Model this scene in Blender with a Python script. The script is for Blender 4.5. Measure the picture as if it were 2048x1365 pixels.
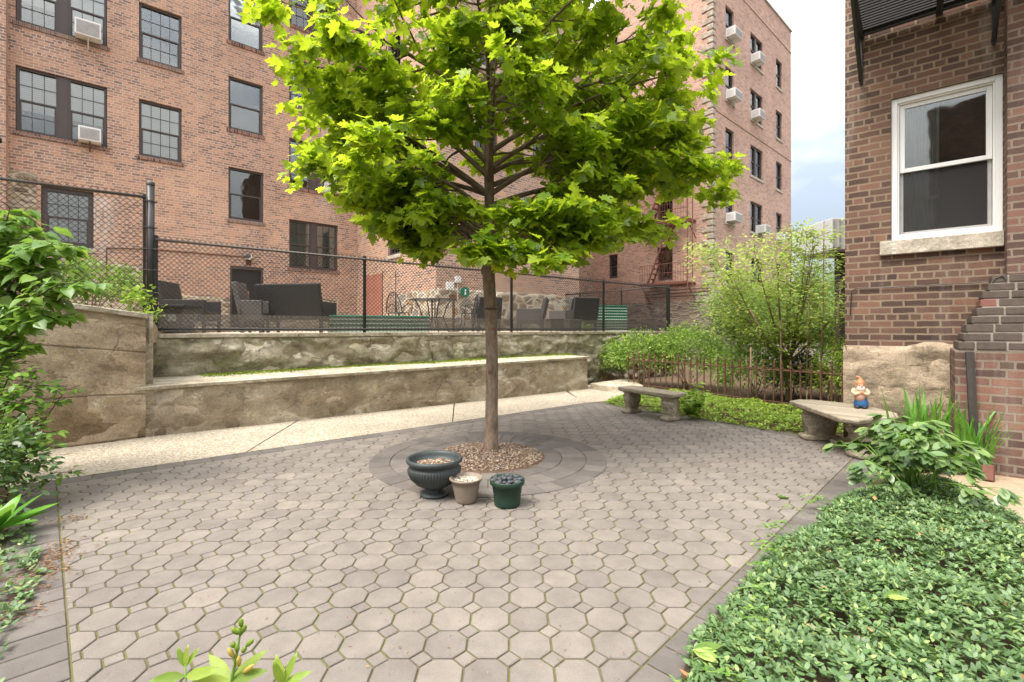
import bpy, math, random
import numpy as np
from mathutils import Vector, Matrix, noise as mnoise
random.seed(7); rng = np.random.default_rng(7)
R = math.radians
for o in list(bpy.data.objects): bpy.data.objects.remove(o)
SC = bpy.context.scene; COL = SC.collection
# ---------------------------------------------------------------- camera, sky, sun, exposure
EYE, FPX, HY = 1.4, 955.0, 658.0        # eye height (m), focal length and horizon row in 2048-px units
cam = bpy.data.cameras.new('camera'); co = bpy.data.objects.new('camera', cam); COL.objects.link(co)
co.location = (0, 0, EYE); co.rotation_euler = (R(90), 0, 0)
cam.sensor_width = 36; cam.lens = 36*FPX/2048; cam.shift_y = -(682.5-HY)/2048; cam.clip_end = 2000; cam.clip_start = .05
SC.camera = co
SUN_EL, SUN_AZ = 60, -125                 # azimuth clockwise from +Y
W = bpy.data.worlds.new('World'); SC.world = W; W.use_nodes = True
nt = W.node_tree; nt.nodes.clear()
out = nt.nodes.new('ShaderNodeOutputWorld'); bg = nt.nodes.new('ShaderNodeBackground')
sky = nt.nodes.new('ShaderNodeTexSky'); sky.sky_type = 'NISHITA'; sky.sun_disc = False
sky.sun_elevation = R(SUN_EL); sky.sun_rotation = R(SUN_AZ); sky.dust_density = 2.5; sky.air_density = 1.0
tc = nt.nodes.new('ShaderNodeTexCoord'); mp = nt.nodes.new('ShaderNodeMapping'); mp.inputs['Scale'].default_value = (1, 1, 2.2)
cn = nt.nodes.new('ShaderNodeTexNoise'); cn.inputs['Scale'].default_value = 2.6; cn.inputs['Detail'].default_value = 7
rp = nt.nodes.new('ShaderNodeValToRGB'); rp.color_ramp.elements[0].position = .36; rp.color_ramp.elements[1].position = .62
rp.color_ramp.elements[0].color = (.25, .25, .25, 1); rp.color_ramp.elements[1].color = (.97, .97, .97, 1)
mx = nt.nodes.new('ShaderNodeMix'); mx.data_type = 'RGBA'; mx.inputs['B'].default_value = (8.6, 8.45, 8.2, 1)
nt.links.new(tc.outputs['Generated'], mp.inputs[0]); nt.links.new(mp.outputs[0], cn.inputs['Vector'])
nt.links.new(cn.outputs['Fac'], rp.inputs[0]); nt.links.new(rp.outputs[0], mx.inputs['Factor'])
nt.links.new(sky.outputs[0], mx.inputs['A']); # an overcast sky is about three times brighter overhead than at the horizon
sx = nt.nodes.new('ShaderNodeSeparateXYZ'); nt.links.new(tc.outputs['Generated'], sx.inputs[0])
mr = nt.nodes.new('ShaderNodeMapRange'); mr.inputs['From Min'].default_value = .05; mr.inputs['From Max'].default_value = .9
mr.inputs['To Min'].default_value = .185; mr.inputs['To Max'].default_value = 1.2; nt.links.new(sx.outputs['Z'], mr.inputs['Value'])
vm = nt.nodes.new('ShaderNodeVectorMath'); vm.operation = 'SCALE'; nt.links.new(mx.outputs['Result'], vm.inputs[0]); nt.links.new(mr.outputs[0], vm.inputs['Scale'])
nt.links.new(vm.outputs[0], bg.inputs[0])
bg.inputs[1].default_value = .14
nt.links.new(bg.outputs[0], out.inputs[0])
sl = bpy.data.lights.new('sun', 'SUN'); sl.energy = 1.6; sl.angle = R(28); sl.color = (1, .94, .86)
so = bpy.data.objects.new('sun', sl); COL.objects.link(so)
_d = Vector((math.sin(R(SUN_AZ))*math.cos(R(SUN_EL)), math.cos(R(SUN_AZ))*math.cos(R(SUN_EL)), math.sin(R(SUN_EL))))
so.rotation_euler = (-_d).to_track_quat('-Z', 'Y').to_euler(); so.location = (0, 0, 40)
SC.view_settings.view_transform = 'Standard'; SC.view_settings.look = 'None'
SC.view_settings.exposure = 1.74; SC.view_settings.gamma = 1
SC.render.engine = 'CYCLES'
SC.cycles.max_bounces = 7; SC.cycles.transparent_max_bounces = 24; SC.cycles.use_denoising = True
SC.cycles.caustics_reflective = False; SC.cycles.caustics_refractive = False

# ---------------------------------------------------------------- measuring helpers
def dxp(px): return (px-1024)/FPX
def gp(px, py, z=0.0):
    Y = FPX*(EYE-z)/(py-HY); return Vector((dxp(px)*Y, Y, z))
class Frame:
    def __init__(s, u, n): s.u = Vector((u[0], u[1], 0)).normalized(); s.n = Vector((n[0], n[1], 0)).normalized()
    def pt(s, a, c, z=0): return s.u*a + s.n*c + Vector((0, 0, z))
    def Y(s, px, c): return c/(dxp(px)*s.n.x+s.n.y)
    def a(s, px, c):
        Y = s.Y(px, c); return s.u.x*dxp(px)*Y + s.u.y*Y
    def z(s, px, py, c): return EYE+(HY-py)/FPX*s.Y(px, c)
    def perp(s): return Frame(s.n, s.u)
def fr(deg):
    a = R(deg); return Frame((math.sin(a), math.cos(a)), (-math.cos(a), math.sin(a)))
FB, FT = fr(49.5), fr(47.6)
FBp, FTp = FB.perp(), FT.perp()
FR = Frame((-.7638, .6455), (.6455, .7638))

# ---------------------------------------------------------------- object helpers
def thing(name, label, cat, loc=(0, 0, 0), rz=0, group=None):
    o = bpy.data.objects.new(name, None); COL.objects.link(o); o.location = loc; o.rotation_euler = (0, 0, rz)
    o.empty_display_size = .2
    o['label'] = label; o['category'] = cat
    if group: o['group'] = group
    return o
def tag(o, label, cat, group=None, kind=None):
    if label: o['label'] = label
    if cat: o['category'] = cat
    if group: o['group'] = group
    if kind: o['kind'] = kind
    return o
def copy_tree(o, parent=None):
    c = o.copy(); COL.objects.link(c)
    if parent is not None: c.parent = parent
    for ch in [x for x in KIDS.get(o.name, [])]: 
        k = copy_tree(ch, c)
    return c
KIDS = {}
class MB:
    def __init__(s): s.v = []; s.f = []; s.uv = []; s.m = []
    def poly(s, pts, uv=None, m=0):
        b = len(s.v); s.v += [tuple(p) for p in pts]; s.f.append(tuple(range(b, b+len(pts))))
        s.uv += (uv if uv else [(p[0], p[1]) for p in pts]); s.m.append(m); return s
    def mesh(s, verts, faces, m=0):
        b = len(s.v); s.v += [tuple(p) for p in verts]
        for f in faces:
            s.f.append(tuple(b+i for i in f)); s.m.append(m)
            s.uv += [(verts[i][0]+verts[i][1], verts[i][2]) for i in f]
        return s
    def box(s, x0, x1, y0, y1, z0, z1, M=None, m=0):
        P = [Vector((x, y, z)) for z in (z0, z1) for y in (y0, y1) for x in (x0, x1)]
        if M: P = [M @ p for p in P]
        F = [(0, 2, 3, 1), (4, 5, 7, 6), (0, 1, 5, 4), (2, 6, 7, 3), (0, 4, 6, 2), (1, 3, 7, 5)]
        L = [(x, y, z) for z in (z0, z1) for y in (y0, y1) for x in (x0, x1)]
        UV = [(0, 1), (0, 1), (0, 2), (0, 2), (1, 2), (1, 2)]
        b = len(s.v); s.v += [tuple(p) for p in P]
        for f, (i, j) in zip(F, UV):
            s.f.append(tuple(b+k for k in f)); s.uv += [(L[k][i], L[k][j]) for k in f]; s.m.append(m)
        return s
    def fbox(s, F, a0, a1, c0, c1, z0, z1, m=0):
        """box in a frame; uv = (along, z)"""
        P = [F.pt(a, c, z) for z in (z0, z1) for c in (c0, c1) for a in (a0, a1)]
        L = [(a, c, z) for z in (z0, z1) for c in (c0, c1) for a in (a0, a1)]
        Fs = [(0, 2, 3, 1), (4, 5, 7, 6), (0, 1, 5, 4), (2, 6, 7, 3), (0, 4, 6, 2), (1, 3, 7, 5)]
        if F.u.cross(F.n).z < 0: Fs = [tuple(reversed(f)) for f in Fs]
        UV = [(0, 1), (0, 1), (0, 2), (0, 2), (1, 2), (1, 2)]
        b = len(s.v); s.v += [tuple(p) for p in P]
        for f, (i, j) in zip(Fs, UV):
            s.f.append(tuple(b+k for k in f)); s.uv += [(L[k][i], L[k][j]) for k in f]; s.m.append(m)
        return s
    def tube(s, pts, rad, n=8, cap=True, m=0):
        pts = [Vector(p) for p in pts]; N = len(pts)
        rr = rad if isinstance(rad, (list, tuple)) else [rad]*N
        b = len(s.v); ref = None; vl = 0
        for i, p in enumerate(pts):
            t = (pts[min(i+1, N-1)]-pts[max(i-1, 0)])
            if t.length < 1e-9: t = Vector((0, 0, 1))
            t.normalize()
            if ref is None: ref = Vector((1, 0, 0)) if abs(t.x) < .8 else Vector((0, 1, 0))
            e1 = (ref-t*ref.dot(t)).normalized(); e2 = t.cross(e1); ref = e1
            for k in range(n):
                a = 2*math.pi*k/n; s.v.append(tuple(p+(e1*math.cos(a)+e2*math.sin(a))*rr[i]))
        for i in range(N-1):
            ln = (pts[i+1]-pts[i]).length
            for k in range(n):
                k2 = (k+1) % n
                s.f.append((b+i*n+k, b+i*n+k2, b+(i+1)*n+k2, b+(i+1)*n+k)); s.m.append(m)
                c = 2*math.pi*rr[i]/n
                s.uv += [(k*c, vl), ((k+1)*c, vl), ((k+1)*c, vl+ln), (k*c, vl+ln)]
            vl += ln
        if cap:
            s.f.append(tuple(b+k for k in reversed(range(n)))); s.uv += [(0, 0)]*n; s.m.append(m)
            s.f.append(tuple(b+(N-1)*n+k for k in range(n))); s.uv += [(0, 0)]*n; s.m.append(m)
        return s
    def lathe(s, prof, n=32, M=None, m=0, rfun=None):
        b = len(s.v)
        for r, z in prof:
            for k in range(n):
                a = 2*math.pi*k/n; q = r*(rfun(a, z) if rfun else 1); p = Vector((q*math.cos(a), q*math.sin(a), z))
                s.v.append(tuple(M @ p if M else p))
        for i in range(len(prof)-1):
            for k in range(n):
                k2 = (k+1) % n
                s.f.append((b+i*n+k, b+i*n+k2, b+(i+1)*n+k2, b+(i+1)*n+k)); s.m.append(m)
                s.uv += [(k/n, prof[i][1]), ((k+1)/n, prof[i][1]), ((k+1)/n, prof[i+1][1]), (k/n, prof[i+1][1])]
        return s
    def blob(s, c, r, sub=2, jit=.0, m=0, seed=0, M=None):
        V, Fc = ICO[sub]; c = Vector(c); r = Vector(r) if not isinstance(r, (int, float)) else Vector((r, r, r))
        vv = []
        for v in V:
            q = 1+jit*mnoise.noise(v*1.7+Vector((seed*3.1, seed*1.7, 0))) if jit else 1
            p = Vector((v.x*r.x*q, v.y*r.y*q, v.z*r.z*q))
            vv.append((M @ p if M else p)+c)
        return s.mesh(vv, Fc, m)
    def build(s, name, mats, parent=None, local=False, smooth=False, bevel=0, solid=0, org=None):
        me = bpy.data.meshes.new(name)
        off = Vector((0, 0, 0))
        if parent is not None and not local:
            p = parent
            while p is not None: off += Vector(p.location); p = p.parent
        if org is not None: off = Vector(org)
        V = np.array(s.v, dtype=np.float64).reshape(-1, 3)-np.array(off)
        me.from_pydata(V.tolist(), [], s.f)
        uvl = me.uv_layers.new(name='UVMap')
        uvl.data.foreach_set('uv', np.array(s.uv, dtype=np.float32).ravel())
        mats = mats if isinstance(mats, (list, tuple)) else [mats]
        for mt in mats: me.materials.append(mt)
        if len(mats) > 1: me.polygons.foreach_set('material_index', s.m)
        if smooth: me.polygons.foreach_set('use_smooth', [True]*len(me.polygons))
        o = bpy.data.objects.new(name, me); COL.objects.link(o)
        if parent is not None: o.parent = parent; KIDS.setdefault(parent.name, []).append(o)
        if org is not None: o.location = org
        if bevel:
            md = o.modifiers.new('bevel', 'BEVEL'); md.width = bevel; md.segments = 2; md.limit_method = 'ANGLE'
        return o
ICO = {}
import bmesh
for _s in (1, 2, 3):
    _b = bmesh.new(); bmesh.ops.create_icosphere(_b, subdivisions=_s, radius=1); _b.verts.ensure_lookup_table()
    ICO[_s] = ([v.co.copy() for v in _b.verts], [tuple(v.index for v in f.verts) for f in _b.faces]); _b.free()

def fast_mesh(name, V, T, mat, parent=None, smooth=False, org=None):
    """triangles/quads as (N,3) and (M,k) arrays"""
    me = bpy.data.meshes.new(name); V = np.asarray(V, dtype=np.float32); T = np.asarray(T, dtype=np.int32)
    off = np.zeros(3)
    if parent is not None:
        p = parent
        while p is not None: off += np.array(p.location); p = p.parent
    if org is not None: off = np.array(org)
    V = V-off.astype(np.float32); k = T.shape[1]
    me.vertices.add(len(V)); me.vertices.foreach_set('co', V.ravel())
    me.loops.add(T.size); me.loops.foreach_set('vertex_index', T.ravel())
    me.polygons.add(len(T)); me.polygons.foreach_set('loop_start', np.arange(0, T.size, k, dtype=np.int32))
    me.polygons.foreach_set('loop_total', np.full(len(T), k, dtype=np.int32))
    if smooth: me.polygons.foreach_set('use_smooth', np.ones(len(T), dtype=bool))
    me.update(calc_edges=True); me.validate(); me.materials.append(mat)
    o = bpy.data.objects.new(name, me); COL.objects.link(o)
    if parent is not None: o.parent = parent; KIDS.setdefault(parent.name, []).append(o)
    if org is not None: o.location = org
    return o

# ---------------------------------------------------------------- leaf templates (length 1 along +Y, normal +Z) as triangles
def tmpl(outline, mid, droop=.12, fold=.06):
    """outline: right-half points from base to tip; mirrored; fan to midrib points"""
    V = []; 
    n = len(outline)
    mids = [(0, y, 0) for (_, y) in outline]
    def zz(x, y): return fold*abs(x)*1.6 - droop*y*y
    for (x, y) in outline: V.append((x, y, zz(x, y)))
    for (x, y) in outline: V.append((-x, y, zz(x, y)))
    for (x, y) in outline: V.append((0, y if mid is None else min(y, 1), -droop*y*y))
    T = []
    for i in range(n-1):
        T += [(2*n+i, i, i+1), (2*n+i, i+1, 2*n+i+1), (2*n+i, n+i+1, n+i), (2*n+i, 2*n+i+1, n+i+1)]
    return np.array(V), np.array(T)
LEAF_OVAL = tmpl([(0.02, 0), (.2, .25), (.24, .5), (.14, .8), (0.0, 1)], None)
LEAF_HEART = tmpl([(0.05, 0), (.36, .12), (.4, .34), (.24, .66), (.06, .9), (0, 1.05)], None, .22, .12)
LEAF_TINY = (np.array([(0, 0, 0), (.26, .45, .05), (0, 1, -.1), (-.26, .45, .05)]), np.array([(0, 1, 2), (0, 2, 3)]))
def maple_tmpl():
    H = [(.0, .0), (.16, -.10), (.30, -.02), (.44, .10), (.34, .19), (.50, .36), (.60, .56), (.42, .52), (.24, .48), (.27, .70), (.15, .78), (0, 1.02)]
    pts = H+[(-x, y) for x, y in H[-2:0:-1]]
    V = [(x, y-.0, .16*abs(x)-.22*(y-.2)**2*np.sign(y-.2)*1.0+(.05 if i % 2 else -.02)) for i, (x, y) in enumerate(pts)]
    c = len(V); V.append((0, .3, -.02))
    T = [(c, i, (i+1) % len(pts)) for i in range(len(pts))]
    T = [(a, d, b) if False else (a, b, d) for a, b, d in T]
    return np.array(V), np.array(T)
LEAF_MAPLE = maple_tmpl()
def place_leaves(t, P, D, N, S, wid=None):
    """P positions, D direction of leaf axis, N approx normal, S sizes"""
    TV, TT = t; P = np.asarray(P); D = np.asarray(D, float); N = np.asarray(N, float)
    D = D/np.linalg.norm(D, axis=1, keepdims=True)
    X = np.cross(D, N); X /= (np.linalg.norm(X, axis=1, keepdims=True)+1e-9)
    Z = np.cross(X, D); S = np.asarray(S)[:, None, None]
    wid = np.ones(len(P)) if wid is None else wid
    V = P[:, None, :]+S*(TV[None, :, 0:1]*wid[:, None, None]*X[:, None, :]+TV[None, :, 1:2]*D[:, None, :]+TV[None, :, 2:3]*Z[:, None, :])
    T = TT[None]+(np.arange(len(P))*len(TV))[:, None, None]
    return V.reshape(-1, 3), T.reshape(-1, 3)
def rdir(n):
    v = rng.normal(size=(n, 3)); return v/np.linalg.norm(v, axis=1, keepdims=True)
# ---------------------------------------------------------------- materials
class NT:
    def __init__(s, name):
        s.mat = bpy.data.materials.new(name); s.mat.use_nodes = True; s.t = s.mat.node_tree; s.t.nodes.clear()
        s.out = s.n('ShaderNodeOutputMaterial'); s.p = s.n('ShaderNodeBsdfPrincipled'); s.l(s.p.outputs[0], s.out.inputs[0])
    def n(s, k, **kw):
        x = s.t.nodes.new(k)
        for a, b in kw.items(): setattr(x, a, b)
        return x
    def l(s, a, b): s.t.links.new(a, b)
    def val(s, node, **kw):
        for a, b in kw.items(): node.inputs[a.replace('_', ' ')].default_value = b
        return node
    def co(s, kind='Object', scale=(1, 1, 1)):
        c = s.n('ShaderNodeTexCoord'); m = s.n('ShaderNodeMapping'); m.inputs['Scale'].default_value = scale
        s.l(c.outputs[kind], m.inputs[0]); return m.outputs[0]
    def geo(s, scale=(1, 1, 1)):
        c = s.n('ShaderNodeNewGeometry'); m = s.n('ShaderNodeMapping'); m.inputs['Scale'].default_value = scale
        s.l(c.outputs['Position'], m.inputs[0]); return m.outputs[0]
    def noise(s, vec, scale, detail=5, rough=.55, dist=0):
        x = s.n('ShaderNodeTexNoise'); x.inputs['Scale'].default_value = scale; x.inputs['Detail'].default_value = detail
        x.inputs['Roughness'].default_value = rough; x.inputs['Distortion'].default_value = dist
        s.l(vec, x.inputs['Vector']); return x.outputs['Fac']
    def ramp(s, fac, stops, interp='LINEAR'):
        x = s.n('ShaderNodeValToRGB'); e = x.color_ramp.elements; x.color_ramp.interpolation = interp
        while len(e) > len(stops): e.remove(e[-1])
        while len(e) < len(stops): e.new(.5)
        for el, (p, c) in zip(e, stops):
            el.position = p; el.color = (c, c, c, 1) if isinstance(c, (int, float)) else (c[0], c[1], c[2], 1)
        s.l(fac, x.inputs[0]); return x.outputs[0]
    def mix(s, a, b, fac, mode='MIX'):
        x = s.n('ShaderNodeMix', data_type='RGBA', blend_type=mode)
        for v, k in ((a, 'A'), (b, 'B')):
            if isinstance(v, tuple): x.inputs[k].default_value = (v[0], v[1], v[2], 1)
            else: s.l(v, x.inputs[k])
        if isinstance(fac, (int, float)): x.inputs['Factor'].default_value = fac
        else: s.l(fac, x.inputs['Factor'])
        return x.outputs['Result']
    def math(s, op, a, b=0):
        x = s.n('ShaderNodeMath', operation=op)
        for v, i in ((a, 0), (b, 1)):
            if isinstance(v, (int, float)): x.inputs[i].default_value = v
            else: s.l(v, x.inputs[i])
        return x.outputs[0]
    def bump(s, h, strength=.5, dist=.02):
        b = s.n('ShaderNodeBump'); b.inputs['Strength'].default_value = strength; b.inputs['Distance'].default_value = dist
        s.l(h, b.inputs['Height']); s.l(b.outputs[0], s.p.inputs['Normal']); return b
    def set(s, col=None, rough=.8, spec=.3, metal=0):
        if col is not None:
            if isinstance(col, tuple): s.p.inputs['Base Color'].default_value = (*col, 1)
            else: s.l(col, s.p.inputs['Base Color'])
        if isinstance(rough, (int, float)): s.p.inputs['Roughness'].default_value = rough
        else: s.l(rough, s.p.inputs['Roughness'])
        s.p.inputs['Specular IOR Level'].default_value = spec; s.p.inputs['Metallic'].default_value = metal
        return s.mat

def simple(name, col, rough=.6, metal=0, var=.25, scale=8, bump=.2, spec=.35, bd=.004):
    m = NT(name); v = m.geo(); f = m.noise(v, scale, 6, .6)
    c = m.mix(tuple(x*(1-var) for x in col), tuple(min(1, x*(1+var)) for x in col), f)
    m.bump(m.noise(v, scale*9, 4), bump, bd); return m.set(c, rough, spec, metal)

def brick(name, stops, mortar, bw=.215, rh=.08, ms=.011, stain=.35, bumpd=.012, soft=.12, alt=None, drips=()):
    m = NT(name); uv = m.co('UV'); nz = m.n('ShaderNodeTexNoise'); nz.inputs['Scale'].default_value = 14; nz.inputs['Detail'].default_value = 3
    m.l(uv, nz.inputs['Vector'])
    wv = m.n('ShaderNodeVectorMath', operation='SCALE'); wv.inputs['Scale'].default_value = .017
    sb = m.n('ShaderNodeVectorMath', operation='SUBTRACT'); sb.inputs[1].default_value = (.5, .5, .5)
    m.l(nz.outputs['Color'], sb.inputs[0]); m.l(sb.outputs[0], wv.inputs[0])
    ad = m.n('ShaderNodeVectorMath', operation='ADD'); m.l(uv, ad.inputs[0]); m.l(wv.outputs[0], ad.inputs[1])
    b = m.n('ShaderNodeTexBrick'); b.offset = .5; b.squash = .5; b.squash_frequency = 6
    b.inputs['Color1'].default_value = (0, 0, 0, 1); b.inputs['Color2'].default_value = (1, 1, 1, 1); b.inputs['Mortar'].default_value = (.5, .5, .5, 1)
    b.inputs['Scale'].default_value = 1; b.inputs['Mortar Size'].default_value = ms; b.inputs['Mortar Smooth'].default_value = soft
    b.inputs['Brick Width'].default_value = bw; b.inputs['Row Height'].default_value = rh
    m.l(ad.outputs[0], b.inputs['Vector'])
    col = m.ramp(b.outputs['Color'], stops)
    if alt: col = m.mix(col, m.ramp(b.outputs['Color'], alt), m.ramp(m.noise(uv, .42, 5, .6, .3), [(.44, 0), (.58, 1)]))
    fine = m.noise(uv, 60, 4, .7)
    col = m.mix(col, m.ramp(fine, [(.3, .25), (.7, .75)]), .3, 'OVERLAY')
    big = m.noise(uv, .55, 6, .62, .6)
    mort = m.mix(mortar, tuple(x*.62 for x in mortar), m.noise(uv, 2.0, 5))
    # mortar smears and soot
    fac = b.outputs['Fac']
    smear = m.ramp(m.noise(uv, 3.1, 7, .7), [(.56, 0), (.74, .65)])
    fac2 = m.math('MAXIMUM', fac, m.math('MULTIPLY', smear, m.ramp(fine, [(.35, 0), (.6, .8)])))
    col = m.mix(col, mort, fac2)
    col = m.mix(col, m.ramp(big, [(.3, .30), (.52, .5), (.75, .66)]), stain, 'OVERLAY')
    st = m.co('UV', (1.6, .16, 1)); streak = m.ramp(m.noise(st, 2.2, 6, .65), [(.55, 0), (.8, .5)])
    col = m.mix(col, (.46, .42, .38), m.math('MULTIPLY', streak, stain))
    if drips:
        sx_ = m.n('ShaderNodeSeparateXYZ'); m.l(uv, sx_.inputs[0])
        for (du, dz, dlen, dw, dc) in drips:
            mu = m.n('ShaderNodeMapRange'); mu.inputs['From Min'].default_value = dw; mu.inputs['From Max'].default_value = dw*.3
            wob = m.math('ADD', sx_.outputs['X'], m.math('MULTIPLY', m.math('SUBTRACT', m.noise(uv, 1.6, 4), .5), .25)); m.l(m.math('ABSOLUTE', m.math('SUBTRACT', wob, du)), mu.inputs['Value'])
            mz_ = m.n('ShaderNodeMapRange'); mz_.inputs['From Min'].default_value = dz-dlen; mz_.inputs['From Max'].default_value = dz-.1; m.l(sx_.outputs['Y'], mz_.inputs['Value'])
            top = m.math('LESS_THAN', sx_.outputs['Y'], dz); k_ = m.math('MULTIPLY', m.math('MULTIPLY', mu.outputs[0], mz_.outputs[0]), top)
            k_ = m.math('MULTIPLY', k_, m.ramp(m.noise(m.co('UV', (3, .6, 1)), 3, 8, .75), [(.38, 0), (.6, .75)])); col = m.mix(col, dc, k_)
    h = m.math('SUBTRACT', m.math('MULTIPLY', fine, .35), fac)
    m.bump(h, .8, bumpd); return m.set(col, .88, .2)

M = {}
M['brick'] = brick('red_brick', [(0, (.29, .175, .135)), (.35, (.42, .245, .17)), (.75, (.50, .285, .19)), (1, (.58, .32, .19))], (.68, .56, .45), ms=.0115, soft=.25, stain=.35, alt=[(0, (.19, .12, .105)), (.3, (.29, .175, .14)), (.6, (.43, .25, .18)), (1, (.52, .29, .20))], drips=[(-.05, 5.35, 3.2, .45, (.66, .62, .56)), (-.35, 8.5, 1.6, .3, (.30, .22, .17)), (3.2, 6.6, 2.6, 1.6, (.56, .36, .25)), (6.6, 9.5, 5, .5, (.62, .56, .5))])
M['brick_tower'] = brick('tower_brick', [(0, (.28, .155, .12)), (.3, (.44, .24, .175)), (.65, (.52, .29, .21)), (1, (.60, .33, .22))], (.62, .52, .44), bw=.22, rh=.078, ms=.012)
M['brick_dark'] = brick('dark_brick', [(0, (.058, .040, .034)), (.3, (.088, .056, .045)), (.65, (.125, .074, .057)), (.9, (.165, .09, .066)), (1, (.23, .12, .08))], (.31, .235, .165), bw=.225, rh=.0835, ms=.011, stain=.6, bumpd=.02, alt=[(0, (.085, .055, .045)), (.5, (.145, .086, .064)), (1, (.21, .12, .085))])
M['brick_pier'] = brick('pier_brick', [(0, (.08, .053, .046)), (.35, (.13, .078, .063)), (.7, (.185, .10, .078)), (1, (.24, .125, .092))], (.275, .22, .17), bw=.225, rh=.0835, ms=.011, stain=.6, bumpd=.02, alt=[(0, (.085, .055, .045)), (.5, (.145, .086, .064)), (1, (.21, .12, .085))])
M['brick_sill'] = brick('sill_brick', [(0, (.08, .045, .04)), (.5, (.2, .1, .08)), (1, (.32, .16, .11))], (.36, .3, .25), bw=.075, rh=.4, ms=.010)

def stonewall(name, stops, mortar, sc=(2.2, 5.5, 1), mw=.05, bd=.05):
    m = NT(name); uv0 = m.co('UV'); nz = m.n('ShaderNodeTexNoise'); nz.inputs['Scale'].default_value = 2.5; m.l(uv0, nz.inputs['Vector'])
    mm = m.n('ShaderNodeMix', data_type='RGBA'); mm.inputs['Factor'].default_value = .09
    m.l(uv0, mm.inputs['A']); m.l(nz.outputs['Color'], mm.inputs['B'])
    mp = m.n('ShaderNodeMapping'); mp.inputs['Scale'].default_value = sc; m.l(mm.outputs['Result'], mp.inputs[0])
    v1 = m.n('ShaderNodeTexVoronoi', feature='DISTANCE_TO_EDGE', distance='EUCLIDEAN'); v1.inputs['Scale'].default_value = 1; v1.inputs['Randomness'].default_value = .85
    v2 = m.n('ShaderNodeTexVoronoi', feature='F1'); v2.inputs['Scale'].default_value = 1; v2.inputs['Randomness'].default_value = .85
    m.l(mp.outputs[0], v1.inputs['Vector']); m.l(mp.outputs[0], v2.inputs['Vector'])
    sep = m.n('ShaderNodeSeparateColor'); m.l(v2.outputs['Color'], sep.inputs[0])
    col = m.ramp(sep.outputs[0], stops)
    fine = m.noise(uv0, 22, 7, .7)
    col = m.mix(col, m.ramp(fine, [(.25, .2), (.75, .8)]), .45, 'OVERLAY')
    e = m.ramp(v1.outputs['Distance'], [(mw*.5, 0), (mw*1.6, 1)])
    mc = m.mix(mortar, tuple(x*.7 for x in mortar), m.noise(uv0, 5, 4))
    col = m.mix(mc, col, e)
    h = m.math('ADD', m.ramp(v1.outputs['Distance'], [(0, 0), (mw*3, .8), (1, 1)]), m.math('MULTIPLY', fine, .5))
    m.bump(h, .9, bd); return m.set(col, .9, .15)
M['stone'] = stonewall('rubble_stone', [(0, (.16, .12, .09)), (.3, (.28, .2, .13)), (.6, (.36, .3, .23)), (.8, (.22, .2, .18)), (1, (.42, .32, .2))], (.52, .45, .34), (2.2, 5.2, 1), .05)
M['stone_cobble'] = stonewall('round_rubble', [(0, (.17, .15, .13)), (.35, (.30, .21, .13)), (.65, (.25, .23, .21)), (1, (.4, .29, .18))], (.56, .49, .38), (2.6, 4.6, 1), .09)
M['ledgestone'] = stonewall('ledge_stone', [(0, (.15, .12, .10)), (.4, (.27, .22, .18)), (.75, (.34, .27, .2)), (1, (.22, .19, .17))], (.46, .39, .3), (2.2, 6.5, 1), .045)

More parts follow.
